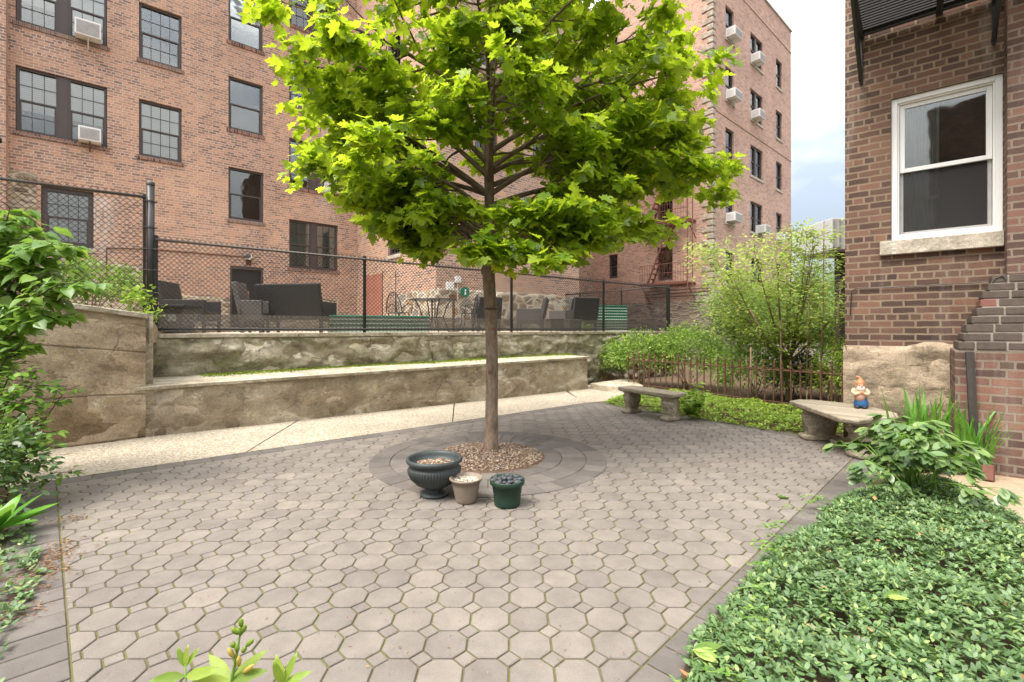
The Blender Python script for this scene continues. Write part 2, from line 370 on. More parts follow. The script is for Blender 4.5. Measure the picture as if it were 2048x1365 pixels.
M['ledge_tan'] = stonewall('tan_ledge_stone', [(0, (.16, .13, .10)), (.25, (.34, .27, .18)), (.6, (.46, .37, .25)), (.85, (.28, .24, .19)), (1, (.50, .41, .28))], (.60, .52, .40), (2.0, 6.5, 1), .07)
def stained(name, base, dark, light, moss=None, sc=1.0, mossamt=.0, form=0, bd=.02, light_amt=(.56, .62), mossh=None, crack=1.1):
    m = NT(name); uv = m.co('UV'); g = m.geo()
    n1 = m.noise(uv, 1.1*sc, 8, .62, .4); n2 = m.noise(uv, 4.2*sc, 8, .7, .3); n3 = m.noise(g, 55, 5, .75)
    c = m.mix(dark, base, m.ramp(n1, [(.36, 0), (.6, 1)]))
    c = m.mix(c, light, m.ramp(m.noise(m.co('UV', (.8, 1.5, 1)), 1.3*sc, 6, .55, 1.2), [(light_amt[0], 0), (light_amt[1], .85)]))
    st_ = m.noise(m.co('UV', (.9, 2.4, 1)), 3.2*sc, 12, .74, .15); dr = m.noise(m.co('UV', (5, .35, 1)), 1.4*sc, 8, .7, .1)
    c = m.mix(c, m.ramp(st_, [(.36, .34), (.5, .5), (.62, .64)]), .5, 'OVERLAY')
    pk = m.noise(m.co('UV', (1, 1.6, 1)), 2.1*sc, 14, .78, 0)
    c = m.mix(c, tuple(x*.8 for x in dark), m.ramp(pk, [(.565, 0), (.58, .75)]))
    c = m.mix(c, tuple(min(1, x*1.1) for x in light), m.ramp(pk, [(.40, .7), (.415, 0)]))
    c = m.mix(c, tuple(x*.6 for x in dark), m.ramp(dr, [(.58, 0), (.72, .35)]))
    wv = m.n('ShaderNodeMix', data_type='RGBA'); wv.inputs['Factor'].default_value = .22; nw = m.n('ShaderNodeTexNoise'); nw.inputs['Scale'].default_value = 2.2; nw.inputs['Detail'].default_value = 6
    m.l(uv, nw.inputs['Vector']); m.l(uv, wv.inputs['A']); m.l(nw.outputs['Color'], wv.inputs['B'])
    mc_ = m.n('ShaderNodeMapping'); mc_.inputs['Scale'].default_value = (1.1, 1.9, 1); m.l(wv.outputs['Result'], mc_.inputs[0])
    vc = m.n('ShaderNodeTexVoronoi', feature='DISTANCE_TO_EDGE'); vc.inputs['Scale'].default_value = crack; m.l(mc_.outputs[0], vc.inputs['Vector'])
    ck = m.ramp(vc.outputs['Distance'], [(0, .8), (.007, 0)]); ck = m.math('MULTIPLY', ck, m.ramp(m.noise(uv, 1.9, 4), [(.50, 0), (.60, 1)]))
    c = m.mix(c, tuple(x*.25 for x in dark), ck)
    c = m.mix(c, m.ramp(n2, [(.3, .25), (.7, .75)]), .6, 'OVERLAY')
    pit = m.noise(g, 30, 8, .85); c = m.mix(c, tuple(x*.45 for x in dark), m.ramp(pit, [(.60, 0), (.68, .7)]))
    c = m.mix(c, m.ramp(n3, [(.3, .2), (.7, .8)]), .55, 'OVERLAY')
    n2 = m.math('ADD', m.math('ADD', n2, m.math('MULTIPLY', st_, .8)), m.math('MULTIPLY', m.ramp(pk, [(.40, 1), (.415, .5), (.565, .5), (.58, 0)]), .5))
    n2 = m.math('SUBTRACT', n2, ck)
    hz = m.math('ADD', m.math('MULTIPLY', n2, .7), m.math('MULTIPLY', n3, .25))
    if moss:
        mo = m.ramp(m.noise(m.co('UV', (.7, 1.6, 1)), 2.4, 8, .7, .8), [(.62-mossamt, 0), (.74-mossamt, .8)])
        c = m.mix(c, m.mix(moss, tuple(x*.5 for x in moss), m.noise(uv, 18, 5)), mo)
    if form:      # board-marks of the formwork
        w = m.n('ShaderNodeTexWave', wave_type='BANDS', bands_direction='Y', wave_profile='SAW'); w.inputs['Scale'].default_value = form
        w.inputs['Distortion'].default_value = 1.1; w.inputs['Detail'].default_value = 2; w.inputs['Detail Scale'].default_value = .8; m.l(m.co('UV', (.5, 1, 1)), w.inputs['Vector'])
        cr = m.ramp(w.outputs['Fac'], [(.0, 0), (.03, 1), (.97, 1), (1, 0)])
        c = m.mix(m.mix(c, (.0, .0, .0), .55), c, cr); hz = m.math('ADD', hz, m.math('MULTIPLY', cr, .5))
    m.bump(hz, .85, bd); return m.set(c, .9, .15)
M['parge'] = stained('parge_coat', (.43, .345, .24), (.30, .225, .15), (.56, .50, .40), form=.55, bd=.02, light_amt=(.58, .66))
M['bench_wall'] = stained('bench_wall_concrete', (.38, .32, .235), (.25, .20, .14), (.53, .47, .37), moss=(.13, .14, .06), mossamt=-.04, light_amt=(.55, .62), bd=.015)
M['mossy'] = stained('mossy_wall', (.35, .315, .225), (.23, .20, .14), (.46, .42, .33), moss=(.22, .23, .10), mossamt=.10, sc=1.4, bd=.03)
M['coping'] = stained('coping_concrete', (.43, .38, .29), (.28, .24, .17), (.52, .48, .4), moss=(.2, .2, .08), mossamt=-.08, sc=2, bd=.01)
M['caststone'] = stained('cast_stone', (.36, .31, .235), (.22, .185, .13), (.45, .40, .32), moss=(.2, .18, .1), mossamt=-.06, sc=5, bd=.012)
M['parge_pale'] = stained('pale_render', (.43, .345, .25), (.37, .29, .205), (.48, .40, .30), sc=1.2, bd=.05)
M['sillstone'] = stained('sill_stone', (.46, .41, .34), (.36, .32, .26), (.52, .48, .41), sc=3, bd=.004)
M['quoin'] = stained('quoin_stone', (.42, .36, .29), (.28, .24, .19), (.5, .44, .36), sc=3, bd=.02)

def paver(name, stops, rough=.85):
    m = NT(name); g = m.geo(); ng = m.n('ShaderNodeNewGeometry')
    c = m.ramp(ng.outputs['Random Per Island'], stops)
    big = m.noise(g, .8, 5, .6); mid = m.noise(g, 6, 6, .65); fine = m.noise(g, 170, 3, .8)
    c = m.mix(c, m.ramp(big, [(.3, .38), (.7, .6)]), .5, 'OVERLAY')
    c = m.mix(c, m.ramp(mid, [(.25, .30), (.75, .68)]), .5, 'OVERLAY')
    sp = m.noise(g, 38, 2, .5); c = m.mix(c, (.07, .06, .045), m.ramp(sp, [(.70, 0), (.74, .6)]))
    bl = m.noise(g, 2.3, 8, .75); c = m.mix(c, tuple((.13, .115, .095)), m.ramp(bl, [(.56, 0), (.72, .35)]))
    c = m.mix(c, m.ramp(fine, [(.25, .2), (.75, .8)]), .35, 'OVERLAY')
    m.bump(fine, .5, .003); return m.set(c, rough, .25)
M['paver'] = paver('octagon_paver', [(0, (.168, .148, .130)), (.3, (.186, .164, .144)), (.7, (.196, .173, .150)), (.95, (.208, .182, .156)), (1, (.228, .198, .168))])
M['paver_grey'] = paver('grey_border_paver', [(0, (.115, .103, .094)), (.5, (.138, .123, .111)), (1, (.17, .15, .134))])
def joint():
    m = NT('mossy_joint_sand'); g = m.geo()
    n1 = m.noise(g, 1.6, 6, .7); n2 = m.noise(g, 30, 5, .7)
    c = m.mix((.10, .08, .05), (.16, .135, .08), n2)
    c = m.mix(c, m.mix((.10, .13, .025), (.19, .21, .045), n2), m.ramp(n1, [(.40, 0), (.62, .7)]))
    m.bump(n2, .8, .01); return m.set(c, .95, .1)
M['joint'] = joint()
def aggregate():
    m = NT('exposed_aggregate'); g = m.geo()
    v = m.n('ShaderNodeTexVoronoi'); v.inputs['Scale'].default_value = 75; m.l(g, v.inputs['Vector'])
    s = m.n('ShaderNodeSeparateColor'); m.l(v.outputs['Color'], s.inputs[0])
    c = m.ramp(s.outputs[0], [(0, (.14, .115, .08)), (.2, (.29, .24, .17)), (.5, (.37, .31, .225)), (.8, (.41, .37, .30)), (1, (.50, .47, .41))])
    c = m.mix(c, m.ramp(m.noise(g, 1.2, 6), [(.3, .38), (.7, .6)]), .5, 'OVERLAY')
    m.bump(v.outputs['Distance'], .4, .006); return m.set(c, .9, .2)
M['aggregate'] = aggregate()
def soil(name, a, b, sc=9, bd=.03):
    m = NT(name); g = m.geo(); n1 = m.noise(g, sc, 8, .75); n2 = m.noise(g, sc*9, 4, .8)
    c = m.mix(a, b, m.ramp(n1, [(.3, 0), (.7, 1)])); c = m.mix(c, m.ramp(n2, [(.2, .15), (.8, .85)]), .5, 'OVERLAY')
    m.bump(m.math('ADD', n1, n2), .9, bd); return m.set(c, .95, .1)
M['soil'] = soil('garden_soil', (.10, .07, .045), (.2, .145, .095))
M['mulch'] = soil('gravel_mulch', (.13, .08, .055), (.24, .165, .115), 24, .02)
M['sand'] = soil('sandy_dirt', (.32, .23, .15), (.46, .36, .26), 6, .01)
M['terrace'] = soil('terrace_gravel', (.34, .29, .22), (.5, .44, .35), 5, .01)
M['asphalt'] = soil('asphalt', (.10, .10, .10), (.16, .16, .16), 3, .005)

def leafmat(name, stops, trans=.45, rough=.42, spec=.5, tcol=None, tmul=1.25):
    m = NT(name); ng = m.n('ShaderNodeNewGeometry'); g = m.geo()
    c = m.ramp(ng.outputs['Random Per Island'], stops)
    c = m.mix(c, m.ramp(m.noise(g, 2.6, 4), [(.35, .36), (.65, .62)]), .6, 'OVERLAY')
    c = m.mix(c, m.ramp(m.noise(g, 40, 3), [(.3, .4), (.7, .62)]), .4, 'OVERLAY')
    m.set(c, rough, spec)
    tr = m.n('ShaderNodeBsdfTranslucent'); tc_ = m.mix(c, tcol if tcol else (.26, .40, .05), .45); 
    sc_ = m.mix(tc_, (tmul, tmul, tmul), 1.0, 'MULTIPLY'); m.l(sc_, tr.inputs[0])
    ms = m.n('ShaderNodeMixShader'); ms.inputs[0].default_value = trans
    m.l(m.p.outputs[0], ms.inputs[1]); m.l(tr.outputs[0], ms.inputs[2]); m.l(ms.outputs[0], m.out.inputs[0])
    return m.mat
M['maple_leaf'] = leafmat('maple_leaf', [(0, (.07, .14, .014)), (.35, (.12, .215, .018)), (.7, (.19, .30, .022)), (1, (.32, .42, .035))], .52, .42, .5, (.50, .58, .02), 1.9)
M['lilac_leaf'] = leafmat('lilac_leaf', [(0, (.07, .16, .025)), (.5, (.14, .27, .04)), (1, (.26, .40, .06))], .42, .4, .5)
M['vinca_leaf'] = leafmat('vinca_leaf', [(0, (.06, .12, .04)), (.4, (.10, .185, .065)), (.85, (.17, .27, .10)), (1, (.30, .38, .12))], .25, .46, .6)
M['peony_leaf'] = leafmat('peony_leaf', [(0, (.065, .13, .04)), (.5, (.12, .205, .07)), (1, (.20, .30, .085))], .24, .34, .7)
M['iris_leaf'] = leafmat('iris_leaf', [(0, (.06, .18, .025)), (1, (.15, .36, .04))], .35, .4, .5)
M['weed_leaf'] = leafmat('weed_leaf', [(0, (.13, .22, .03)), (.5, (.26, .39, .05)), (1, (.44, .54, .10))], .42, .5, .4)
M['shrub_leaf'] = leafmat('shrub_leaf', [(0, (.08, .15, .03)), (.4, (.17, .28, .05)), (.8, (.28, .40, .08)), (1, (.42, .52, .14))], .4, .45, .4)
M['myrtle_leaf'] = leafmat('myrtle_leaf', [(0, (.13, .22, .045)), (.5, (.26, .36, .08)), (1, (.46, .52, .17))], .5, .45, .4, (.42, .50, .10), 1.6)
M['far_leaf'] = leafmat('far_leaf', [(0, (.07, .15, .03)), (.5, (.12, .24, .05)), (1, (.22, .36, .08))], .4, .5, .3)
M['spruce'] = leafmat('spruce_needles', [(0, (.015, .05, .035)), (1, (.04, .10, .07))], .1, .5, .3)
M['yellow_flower'] = leafmat('yellow_bud', [(0, (.55, .42, .06)), (1, (.62, .58, .2))], .35, .5, .3, (.8, .6, .1))
def bark(name, a, b, sc=1.0):
    m = NT(name); uv = m.co('UV', (9*sc, 2.2*sc, 1)); n1 = m.noise(uv, 3, 7, .7, .5); n2 = m.noise(m.geo(), 60, 4, .7)
    c = m.mix(a, b, m.ramp(n1, [(.35, 0), (.66, 1)])); c = m.mix(c, m.ramp(n2, [(.3, .3), (.7, .7)]), .4, 'OVERLAY')
    m.bump(m.math('ADD', n1, m.math('MULTIPLY', n2, .3)), .9, .012); return m.set(c, .9, .2)
M['bark'] = bark('maple_bark', (.13, .095, .068), (.30, .225, .165))
M['stem'] = bark('woody_stem', (.16, .11, .07), (.33, .24, .16), 3)
M['green_stem'] = simple('green_stem', (.16, .3, .05), .5)
M['dark_twig'] = simple('dark_twig', (.05, .035, .025), .8)
M['frame_brown'] = simple('brown_window_paint', (.075, .06, .055), .45, var=.15)
M['white_vinyl'] = simple('white_vinyl', (.74, .74, .73), .35, var=.04, bump=.03)
M['white_metal'] = simple('white_enamel', (.70, .70, .67), .4, var=.06, bump=.05)
M['ac_grille'] = simple('grey_coil_grille', (.38, .37, .36), .6)
M['black_metal'] = simple('black_paint_metal', (.028, .028, .028), .4, var=.3)
M['galv'] = simple('worn_dark_steel', (.075, .068, .06), .5, .5, var=.4, scale=14)
M['wire'] = simple('vinyl_coated_wire', (.035, .03, .027), .5, .3, var=.3)
M['rust'] = simple('rusty_iron', (.12, .058, .036), .85, .0, var=.6, scale=20, bump=.8, bd=.006)
M['fe_brown'] = simple('fire_escape_paint', (.20, .085, .058), .7, var=.25)
M['wicker'] = None
def wicker(name, col):
    m = NT(name); c = m.n('ShaderNodeTexChecker'); c.inputs['Scale'].default_value = 90; m.l(m.co('Object'), c.inputs['Vector'])
    cc = m.mix(tuple(x*.55 for x in col), tuple(x*1.5 for x in col), c.outputs['Fac']); m.bump(c.outputs['Fac'], .7, .006); return m.set(cc, .5, .4)
M['wicker'] = wicker('dark_wicker', (.034, .031, .029)); M['wicker_grey'] = wicker('grey_brown_wicker', (.10, .09, .082))
M['door'] = simple('dark_door_paint', (.028, .026, .027), .35, var=.2)
M['green_tin'] = simple('green_tin', (.02, .19, .11), .3, .1, var=.1)
M['white_tin'] = simple('white_tin', (.62, .72, .66), .35, .1, var=.1)
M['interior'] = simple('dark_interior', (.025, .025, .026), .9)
M['curtain'] = simple('pale_curtain', (.30, .36, .33), .9, var=.25, scale=5)
M['blind'] = None
def blind():
    m = NT('slatted_blind'); w = m.n('ShaderNodeTexWave', wave_type='BANDS', bands_direction='Y', wave_profile='SAW'); w.inputs['Scale'].default_value = 5.2
    m.l(m.co('UV'), w.inputs['Vector']); c = m.ramp(w.outputs['Fac'], [(0, (.4, .39, .38)), (.25, (.82, .81, .78)), (1, (.72, .71, .68))])
    return m.set(c, .6)
M['blind'] = blind(); M['shade'] = simple('white_roller_shade', (.72, .70, .66), .8, var=.05)
M['brown_blind'] = simple('brown_wood_panel', (.34, .16, .075), .6, var=.2)
def glass():
    m = NT('window_glass'); t = m.n('ShaderNodeBsdfTransparent'); t.inputs[0].default_value = (.94, .96, .95, 1)
    g = m.n('ShaderNodeBsdfGlossy'); g.inputs['Roughness'].default_value = .03; g.inputs[0].default_value = (.9, .93, .95, 1)
    f = m.n('ShaderNodeFresnel'); f.inputs[0].default_value = 1.9
    b = m.n('ShaderNodeBump'); b.inputs['Strength'].default_value = .08; b.inputs['Distance'].default_value = .05; m.l(m.noise(m.geo(), 1.4, 2), b.inputs['Height']); m.l(b.outputs[0], g.inputs['Normal'])
    s = m.n('ShaderNodeMixShader'); m.l(f.outputs[0], s.inputs[0]); m.l(t.outputs[0], s.inputs[1]); m.l(g.outputs[0], s.inputs[2]); m.l(s.outputs[0], m.out.inputs[0]); return m.mat
M['glass'] = glass()
def screenmat():
    m = NT('grey_mesh_screen'); t = m.n('ShaderNodeBsdfTransparent'); m.set((.36, .32, .29), .8)
    s = m.n('ShaderNodeMixShader'); s.inputs[0].default_value = .42; m.l(t.outputs[0], s.inputs[1]); m.l(m.p.outputs[0], s.inputs[2]); m.l(s.outputs[0], m.out.inputs[0]); return m.mat
M['screen'] = screenmat()
def insect():
    m = NT('insect_screen'); t = m.n('ShaderNodeBsdfTransparent'); m.set((.05, .05, .05), .8)
    s = m.n('ShaderNodeMixShader'); s.inputs[0].default_value = .4; m.l(t.outputs[0], s.inputs[1]); m.l(m.p.outputs[0], s.inputs[2]); m.l(s.outputs[0], m.out.inputs[0]); return m.mat
M['insect'] = insect()
# ---------------------------------------------------------------- ground, patio, path
def sheet(name, pts, z, mat, kind='structure', sub=None):
    b = MB(); b.poly([(x, y, z if not callable(z) else z(x, y)) for x, y in pts]); o = b.build(name, mat); tag(o, None, None, kind=kind); return o
sheet('ground', [(-150, -60), (150, -60), (150, 300), (-150, 300)], -.06, M['soil'])
NP, LP, CP, DP = Vector((-.65, .78)), Vector((-4.09, 4.285)), Vector((1.60, 8.95)), Vector((4.12, 5.60))
RC, RR = Vector((-.25, 5.22)), 1.265
def clip(poly, a, b):
    """keep the part to the right of a->b"""
    o = []; d = b-a
    side = lambda p: d.x*(p.y-a.y)-d.y*(p.x-a.x)
    for i in range(len(poly)):
        p, q = poly[i], poly[(i+1) % len(poly)]; sp, sq = side(p), side(q)
        if sp <= 0: o.append(p)
        if (sp < 0 < sq) or (sq < 0 < sp): o.append(p+(q-p)*(sp/(sp-sq)))
    return o
def area(p): return .5*sum(p[i].x*p[(i+1) % len(p)].y-p[(i+1) % len(p)].x*p[i].y for i in range(len(p)))
def paver_poly(b, poly, ztop, zbot, gap=.0045, ch=.0035):
    if len(poly) < 3 or abs(area(poly)) < .0006: return
    if area(poly) < 0: poly = poly[::-1]
    n = len(poly)
    def inset(P, d):
        Q = []
        for i in range(n):
            p0, p, p1 = P[i-1], P[i], P[(i+1) % n]; e0 = (p-p0); e1 = (p1-p)
            if e0.length < 1e-5 or e1.length < 1e-5: Q.append(p.copy()); continue
            e0.normalize(); e1.normalize(); n0 = Vector((-e0.y, e0.x)); n1 = Vector((-e1.y, e1.x)); bis = n0+n1
            if bis.length < .2: Q.append(p+n0*d); continue
            bis.normalize(); Q.append(p+bis*(d/max(.35, bis.dot(n0))))
        return Q
    dz = random.uniform(-.0012, .0012); tx, ty = random.uniform(-.006, .006), random.uniform(-.006, .006); c = sum(poly, Vector((0, 0)))/n
    o1 = inset(poly, gap); o2 = inset(poly, gap+ch)
    zt = lambda p, q: ztop+dz+(p.x-c.x)*tx+(p.y-c.y)*ty-q
    s = len(b.v)
    b.v += [(p.x, p.y, zbot) for p in o1]+[(p.x, p.y, zt(p, ch)) for p in o1]+[(p.x, p.y, zt(p, 0)) for p in o2]
    fs = [tuple(s+2*n+i for i in range(n))]
    for i in range(n):
        j = (i+1) % n
        fs += [(s+i, s+j, s+n+j, s+n+i), (s+n+i, s+n+j, s+2*n+j, s+2*n+i)]
    for f in fs:
        b.f.append(f); b.m.append(0); b.uv += [(b.v[i][0], b.v[i][1]) for i in f]
# octagon-and-square field, one mesh
pv = MB(); P_ = .1865; ox, oy = -.012, 2.029
h = P_/2; q = h*.44
for i in range(-26, 28):
    for j in range(-10, 42):
        cx, cy = ox+(i+.5)*P_, oy+(j+.5)*P_
        octo = [Vector((cx+a, cy+c)) for a, c in ((-q, -h), (q, -h), (h, -q), (h, q), (q, h), (-q, h), (-h, q), (-h, -q))]
        s_ = h-q; sx, sy = ox+i*P_, oy+j*P_
        sq = [Vector((sx+a, sy+c)) for a, c in ((0, -s_), (s_, 0), (0, s_), (-s_, 0))]
        for pl in (octo, sq):
            c = sum(pl, Vector((0, 0)))/len(pl)
            if (c-RC).length < RR-.16: continue
            for a, bb in ((NP, LP), (LP, CP), (CP, DP), (DP, NP)):
                pl = clip(pl, a, bb)
                if len(pl) < 3: break
            else: paver_poly(pv, pl, .0, -.02)
o = pv.build('patio_paving', M['paver']); tag(o, None, None, kind='structure')
bd = MB()
def border(P, Q, w, l, back=False, z=.0):
    d = (Q-P); L = d.length; d.normalize(); nn = Vector((-d.y, d.x)) if not back else Vector((d.y, -d.x)); k = int(L/l); l2 = L/k
    for i in range(k):
        a = P+d*(i*l2); c = P+d*((i+1)*l2); paver_poly(bd, [a, c, c+nn*w, a+nn*w], z, -.02)
dl = (LP-NP).normalized(); dc = (CP-LP).normalized(); dr = (DP-CP).normalized()
border(NP, LP+dl*.2, .26, .155); border(LP, CP+dc*.1, .195, .235); border(CP, DP+dr*.3, .17, .24); border(DP+(DP-NP).normalized()*.1, NP, .27, .155)
o = bd.build('patio_border', M['paver_grey']); tag(o, None, None, kind='structure')
rg = MB()
for r0, r1, cnt in ((.60, .79, 24), (.79, 1.05, 38), (1.05, 1.265, 38)):
    ph = random.random()
    for k in range(cnt):
        a0, a1 = 2*math.pi*(k+ph)/cnt, 2*math.pi*(k+1+ph)/cnt
        arc = lambda r, s0, s1, m_: [RC+Vector((math.cos(s0+(s1-s0)*t/m_), math.sin(s0+(s1-s0)*t/m_)))*r for t in range(m_+1)]
        paver_poly(rg, arc(r1, a0, a1, 3)+arc(r0, a1, a0, 3), .007, -.02, gap=.003)
o = rg.build('tree_ring_paving', M['paver_grey']); tag(o, None, None, kind='structure')
m_ = MB(); N_ = 60
for k in range(N_): pass
m_.poly([(RC.x+(RR-.002)*math.cos(2*math.pi*k/N_), RC.y+(RR-.002)*math.sin(2*math.pi*k/N_), -.004) for k in range(N_)])
o = m_.build('ring_joint_sand', M['joint']); tag(o, None, None, kind='structure')
nn_ = Vector((dl.y, -dl.x))
sheet('paving_bed', [(p.x, p.y) for p in (NP+Vector((0, -.8)), LP+Vector((-.45, .05)), CP+Vector((.05, .35)), DP+Vector((.6, .1)))], -.0085, M['joint'])
# gravel bed round the tree: a shallow mound
mb = MB(); n_ = 40; rings = [0, .15, .3, .45, .56, .602]
V_ = [(RC.x, RC.y+.03, .045)]
for r_ in rings[1:]:
    for k in range(n_):
        a = 2*math.pi*k/n_; z_ = .045*(1-(r_/.6)**2)+.004+.006*mnoise.noise(Vector((math.cos(a)*r_*9, math.sin(a)*r_*9, 3)))
        V_.append((RC.x+r_*math.cos(a), RC.y+r_*math.sin(a), z_))
F_ = [(0, 1+k, 1+(k+1) % n_) for k in range(n_)]
for i in range(len(rings)-2):
    for k in range(n_): F_.append((1+i*n_+k, 1+(i+1)*n_+k, 1+(i+1)*n_+(k+1) % n_, 1+i*n_+(k+1) % n_))
mb.mesh(V_, F_); o = mb.build('tree_pit_soil', M['mulch'], smooth=True); tag(o, None, None, kind='structure')
# aggregate path, in slabs
path = MB(); A_ = LP+Vector((-dc.y, dc.x))*.20; sl_ = [-3.0, -1.25, 1.55, 4.3, 7.25]
BW0, BW1 = Vector((-4.91, 6.02)), Vector((1.76, 11.14)); bwd = (BW1-BW0).normalized()
for i in range(len(sl_)-1):
    s0, s1 = sl_[i]+.008, sl_[i+1]-.008
    p0, p1 = A_+dc*s0, A_+dc*s1; q0, q1 = BW0+bwd*(s0-.1)+Vector((-bwd.y, bwd.x))*.05, BW0+bwd*(s1+.55)+Vector((-bwd.y, bwd.x))*.05
    if i: q0 = BW0+bwd*(sl_[i]+.55+.016)+Vector((-bwd.y, bwd.x))*.05
    path.poly([(p0.x, p0.y, 0), (p1.x, p1.y, 0), (q1.x, q1.y, 0), (q0.x, q0.y, 0)])
path.poly([(A_.x+dc.x*7.26, A_.y+dc.y*7.26, 0), (2.0, 9.3, 0), (2.6, 10.6, 0), (3.2, 12.9, 0), (1.6, 11.6, 0), (1.2, 10.72, 0)])
o = path.build('footpath', M['aggregate']); tag(o, None, None, kind='structure')
sheet('sandy_path', [(2.9, .5), (6, .5), (6, 5.2), (4.05, 4.72), (3.72, 3.9)], -.03, M['sand'])
sheet('back_yard_ground', [(2.0, 9.2), (30, -2), (60, 30), (20, 60), (5, 30)], -.045, M['soil'])
sheet('street', [(8, 22), (60, 6), (90, 40), (14, 46)], -.035, M['asphalt'])
# ---------------------------------------------------------------- low walls
def prism(b, poly, z0, z1, m=0):
    """poly of (x,y); z0,z1 numbers or lists"""
    n = len(poly); z0 = [z0]*n if not isinstance(z0, (list, tuple)) else z0; z1 = [z1]*n if not isinstance(z1, (list, tuple)) else z1
    if area([Vector(p) for p in poly]) < 0: poly = poly[::-1]; z0 = list(z0)[::-1]; z1 = list(z1)[::-1]
    s = len(b.v); b.v += [(p[0], p[1], z) for p, z in zip(poly, z0)]+[(p[0], p[1], z) for p, z in zip(poly, z1)]
    per = [0]
    for i in range(n): per.append(per[-1]+math.hypot(poly[(i+1) % n][0]-poly[i][0], poly[(i+1) % n][1]-poly[i][1]))
    b.f.append(tuple(s+n+i for i in range(n))); b.uv += [(p[0], p[1]) for p in poly]; b.m.append(m)
    b.f.append(tuple(s+i for i in reversed(range(n)))); b.uv += [(p[0], p[1]) for p in reversed(poly)]; b.m.append(m)
    for i in range(n):
        j = (i+1) % n; b.f.append((s+i, s+j, s+n+j, s+n+i)); b.m.append(m)
        b.uv += [(per[i], z0[i]), (per[i+1], z0[j]), (per[i+1], z1[j]), (per[i], z1[i])]
    return b
def rough_wall(b, F, c, a0, a1, z0, z1, amp=.02, step=.07, fs=1.6, thick=.3, ztop=None, ragged=0):
    na = max(2, int((a1-a0)/step)); nz = max(2, int((z1-z0)/step)); s = len(b.v)
    zt = ztop or (lambda a: z1)
    for j in range(nz+1):
        for i in range(na+1):
            a = a0+(a1-a0)*i/na; z = z0+(zt(a)-z0)*j/nz
            k = mnoise.fractal(Vector((a*fs, z*fs*1.8, c)), 1.0, 2.1, 5)
            e = 1 if 0 < j < nz else .3
            p = F.pt(a, c-amp*(k*.9+.2)*e+(ragged*.4 if j == nz else 0), z+(ragged*k if j == nz else 0)); b.v.append(tuple(p))
    for j in range(nz):
        for i in range(na):
            q = (s+j*(na+1)+i, s+j*(na+1)+i+1, s+(j+1)*(na+1)+i+1, s+(j+1)*(na+1)+i)
            b.f.append(q); b.m.append(0)
            b.uv += [(a0+(a1-a0)*(i+di)/na, z0+(z1-z0)*(j+dj)/nz) for di, dj in ((0, 0), (1, 0), (1, 1), (0, 1))]
    b.fbox(F, a0, a1, c+.005, c+thick, z0, min(zt(a0), zt(a1))-.012)
    return b
FW = Frame((.8116, .5842), (-.5842, .8116)); WC = 9.085; WA0, WA1 = -.40, 12.56; WT = 1.325
rw = thing('retaining_wall', 'long mossy retaining wall under the chain link fence', 'wall', tuple(FW.pt(6, WC, 0)))
rough_wall(MB(), FW, WC, WA0, 9.55, -.05, WT-.07, .085, .04, 2.4).build('plastered_wall', M['mossy'], rw, smooth=True)
rough_wall(MB(), FW, WC+.03, 9.56, WA1, -.05, WT-.07, .17, .04, 3.4).build('rubble_wall', M['stone_cobble'], rw, smooth=True)
b = MB(); a = WA0
while a < WA1: 
    e = min(a+random.uniform(1.5, 2.4), WA1); b.fbox(FW, a, e-.006, WC-.035, WC+.33, WT-.068, WT+random.uniform(-.004, .004)); a = e
b.build('coping', M['coping'], rw, bevel=.008)
FBW = Frame((bwd.x, bwd.y), (-bwd.y, bwd.x)); BC = FBW.n.dot(Vector((*BW0, 0))); BA0, BA1 = FBW.u.dot(Vector((*BW0, 0))), FBW.u.dot(Vector((*BW1, 0)))
bw = thing('bench_wall', 'low concrete bench wall with pale coping along the path', 'wall', tuple(FBW.pt(4, BC, 0)))
bt = lambda a: .60+.10*(a-BA0)/(BA1-BA0)
rough_wall(MB(), FBW, BC, BA0+.1, BA1, -.05, .62, .035, .045, 1.8, ztop=bt, thick=.2).build('bench_body', M['bench_wall'], bw, smooth=True)
def xy(v): return (v.x, v.y)
wl = lambda t: FW.pt(t, WC-.02, 0)
aR = FW.u.dot(FBW.pt(BA1, BC+.62, 0)); aL = FW.u.dot(FBW.pt(BA0+.15, BC+.75, 0))
b = MB(); prism(b, [xy(FBW.pt(BA0+.12, BC-.035)), xy(FBW.pt(BA1+.03, BC-.035)), xy(wl(aR)), xy(wl(aL))], [.605, .705, .705, .605], [.655, .757, .757, .655]); b.build('coping', M['coping'], bw, bevel=.01)
b = MB(); prism(b, [xy(FBW.pt(BA0+.12, BC+.21)), xy(FBW.pt(BA1-.001, BC+.21)), xy(wl(aR-.01)), xy(wl(aL))], -.05, [.6, .7, .7, .6]); b.build('end_wall', M['bench_wall'], bw)
PL0 = Vector((-4.73, 6.16)); pld = Vector((-.7071, -.7071)); FP = Frame((.7071, .7071), (-.7071, .7071)); PC = FP.n.dot(Vector((*PL0, 0))); PA1 = FP.u.dot(Vector((*PL0, 0)))
plw = thing('planter_wall', 'tall board-marked concrete planter wall with patched plaster on the left', 'wall', tuple(FP.pt(PA1-1, PC, 0)))
pt_ = lambda a: 1.53+.155*(PA1-a)
rough_wall(MB(), FP, PC-.01, PA1-3.6, PA1, -.05, 1.6, .05, .045, 1.7, ztop=pt_, thick=.24).build('concrete_face', M['parge'], plw, smooth=True)
b = MB(); prism(b, [xy(FP.pt(PA1-3.6, PC-.05)), xy(FP.pt(PA1+.02, PC-.05)), xy(FP.pt(PA1+.02, PC+.26)), xy(FP.pt(PA1-3.6, PC+.26))], [pt_(PA1-3.6), 1.528, 1.528, pt_(PA1-3.6)], [pt_(PA1-3.6)+.065, 1.593, 1.593, pt_(PA1-3.6)+.065])
b.build('coping', M['coping'], plw, bevel=.01)
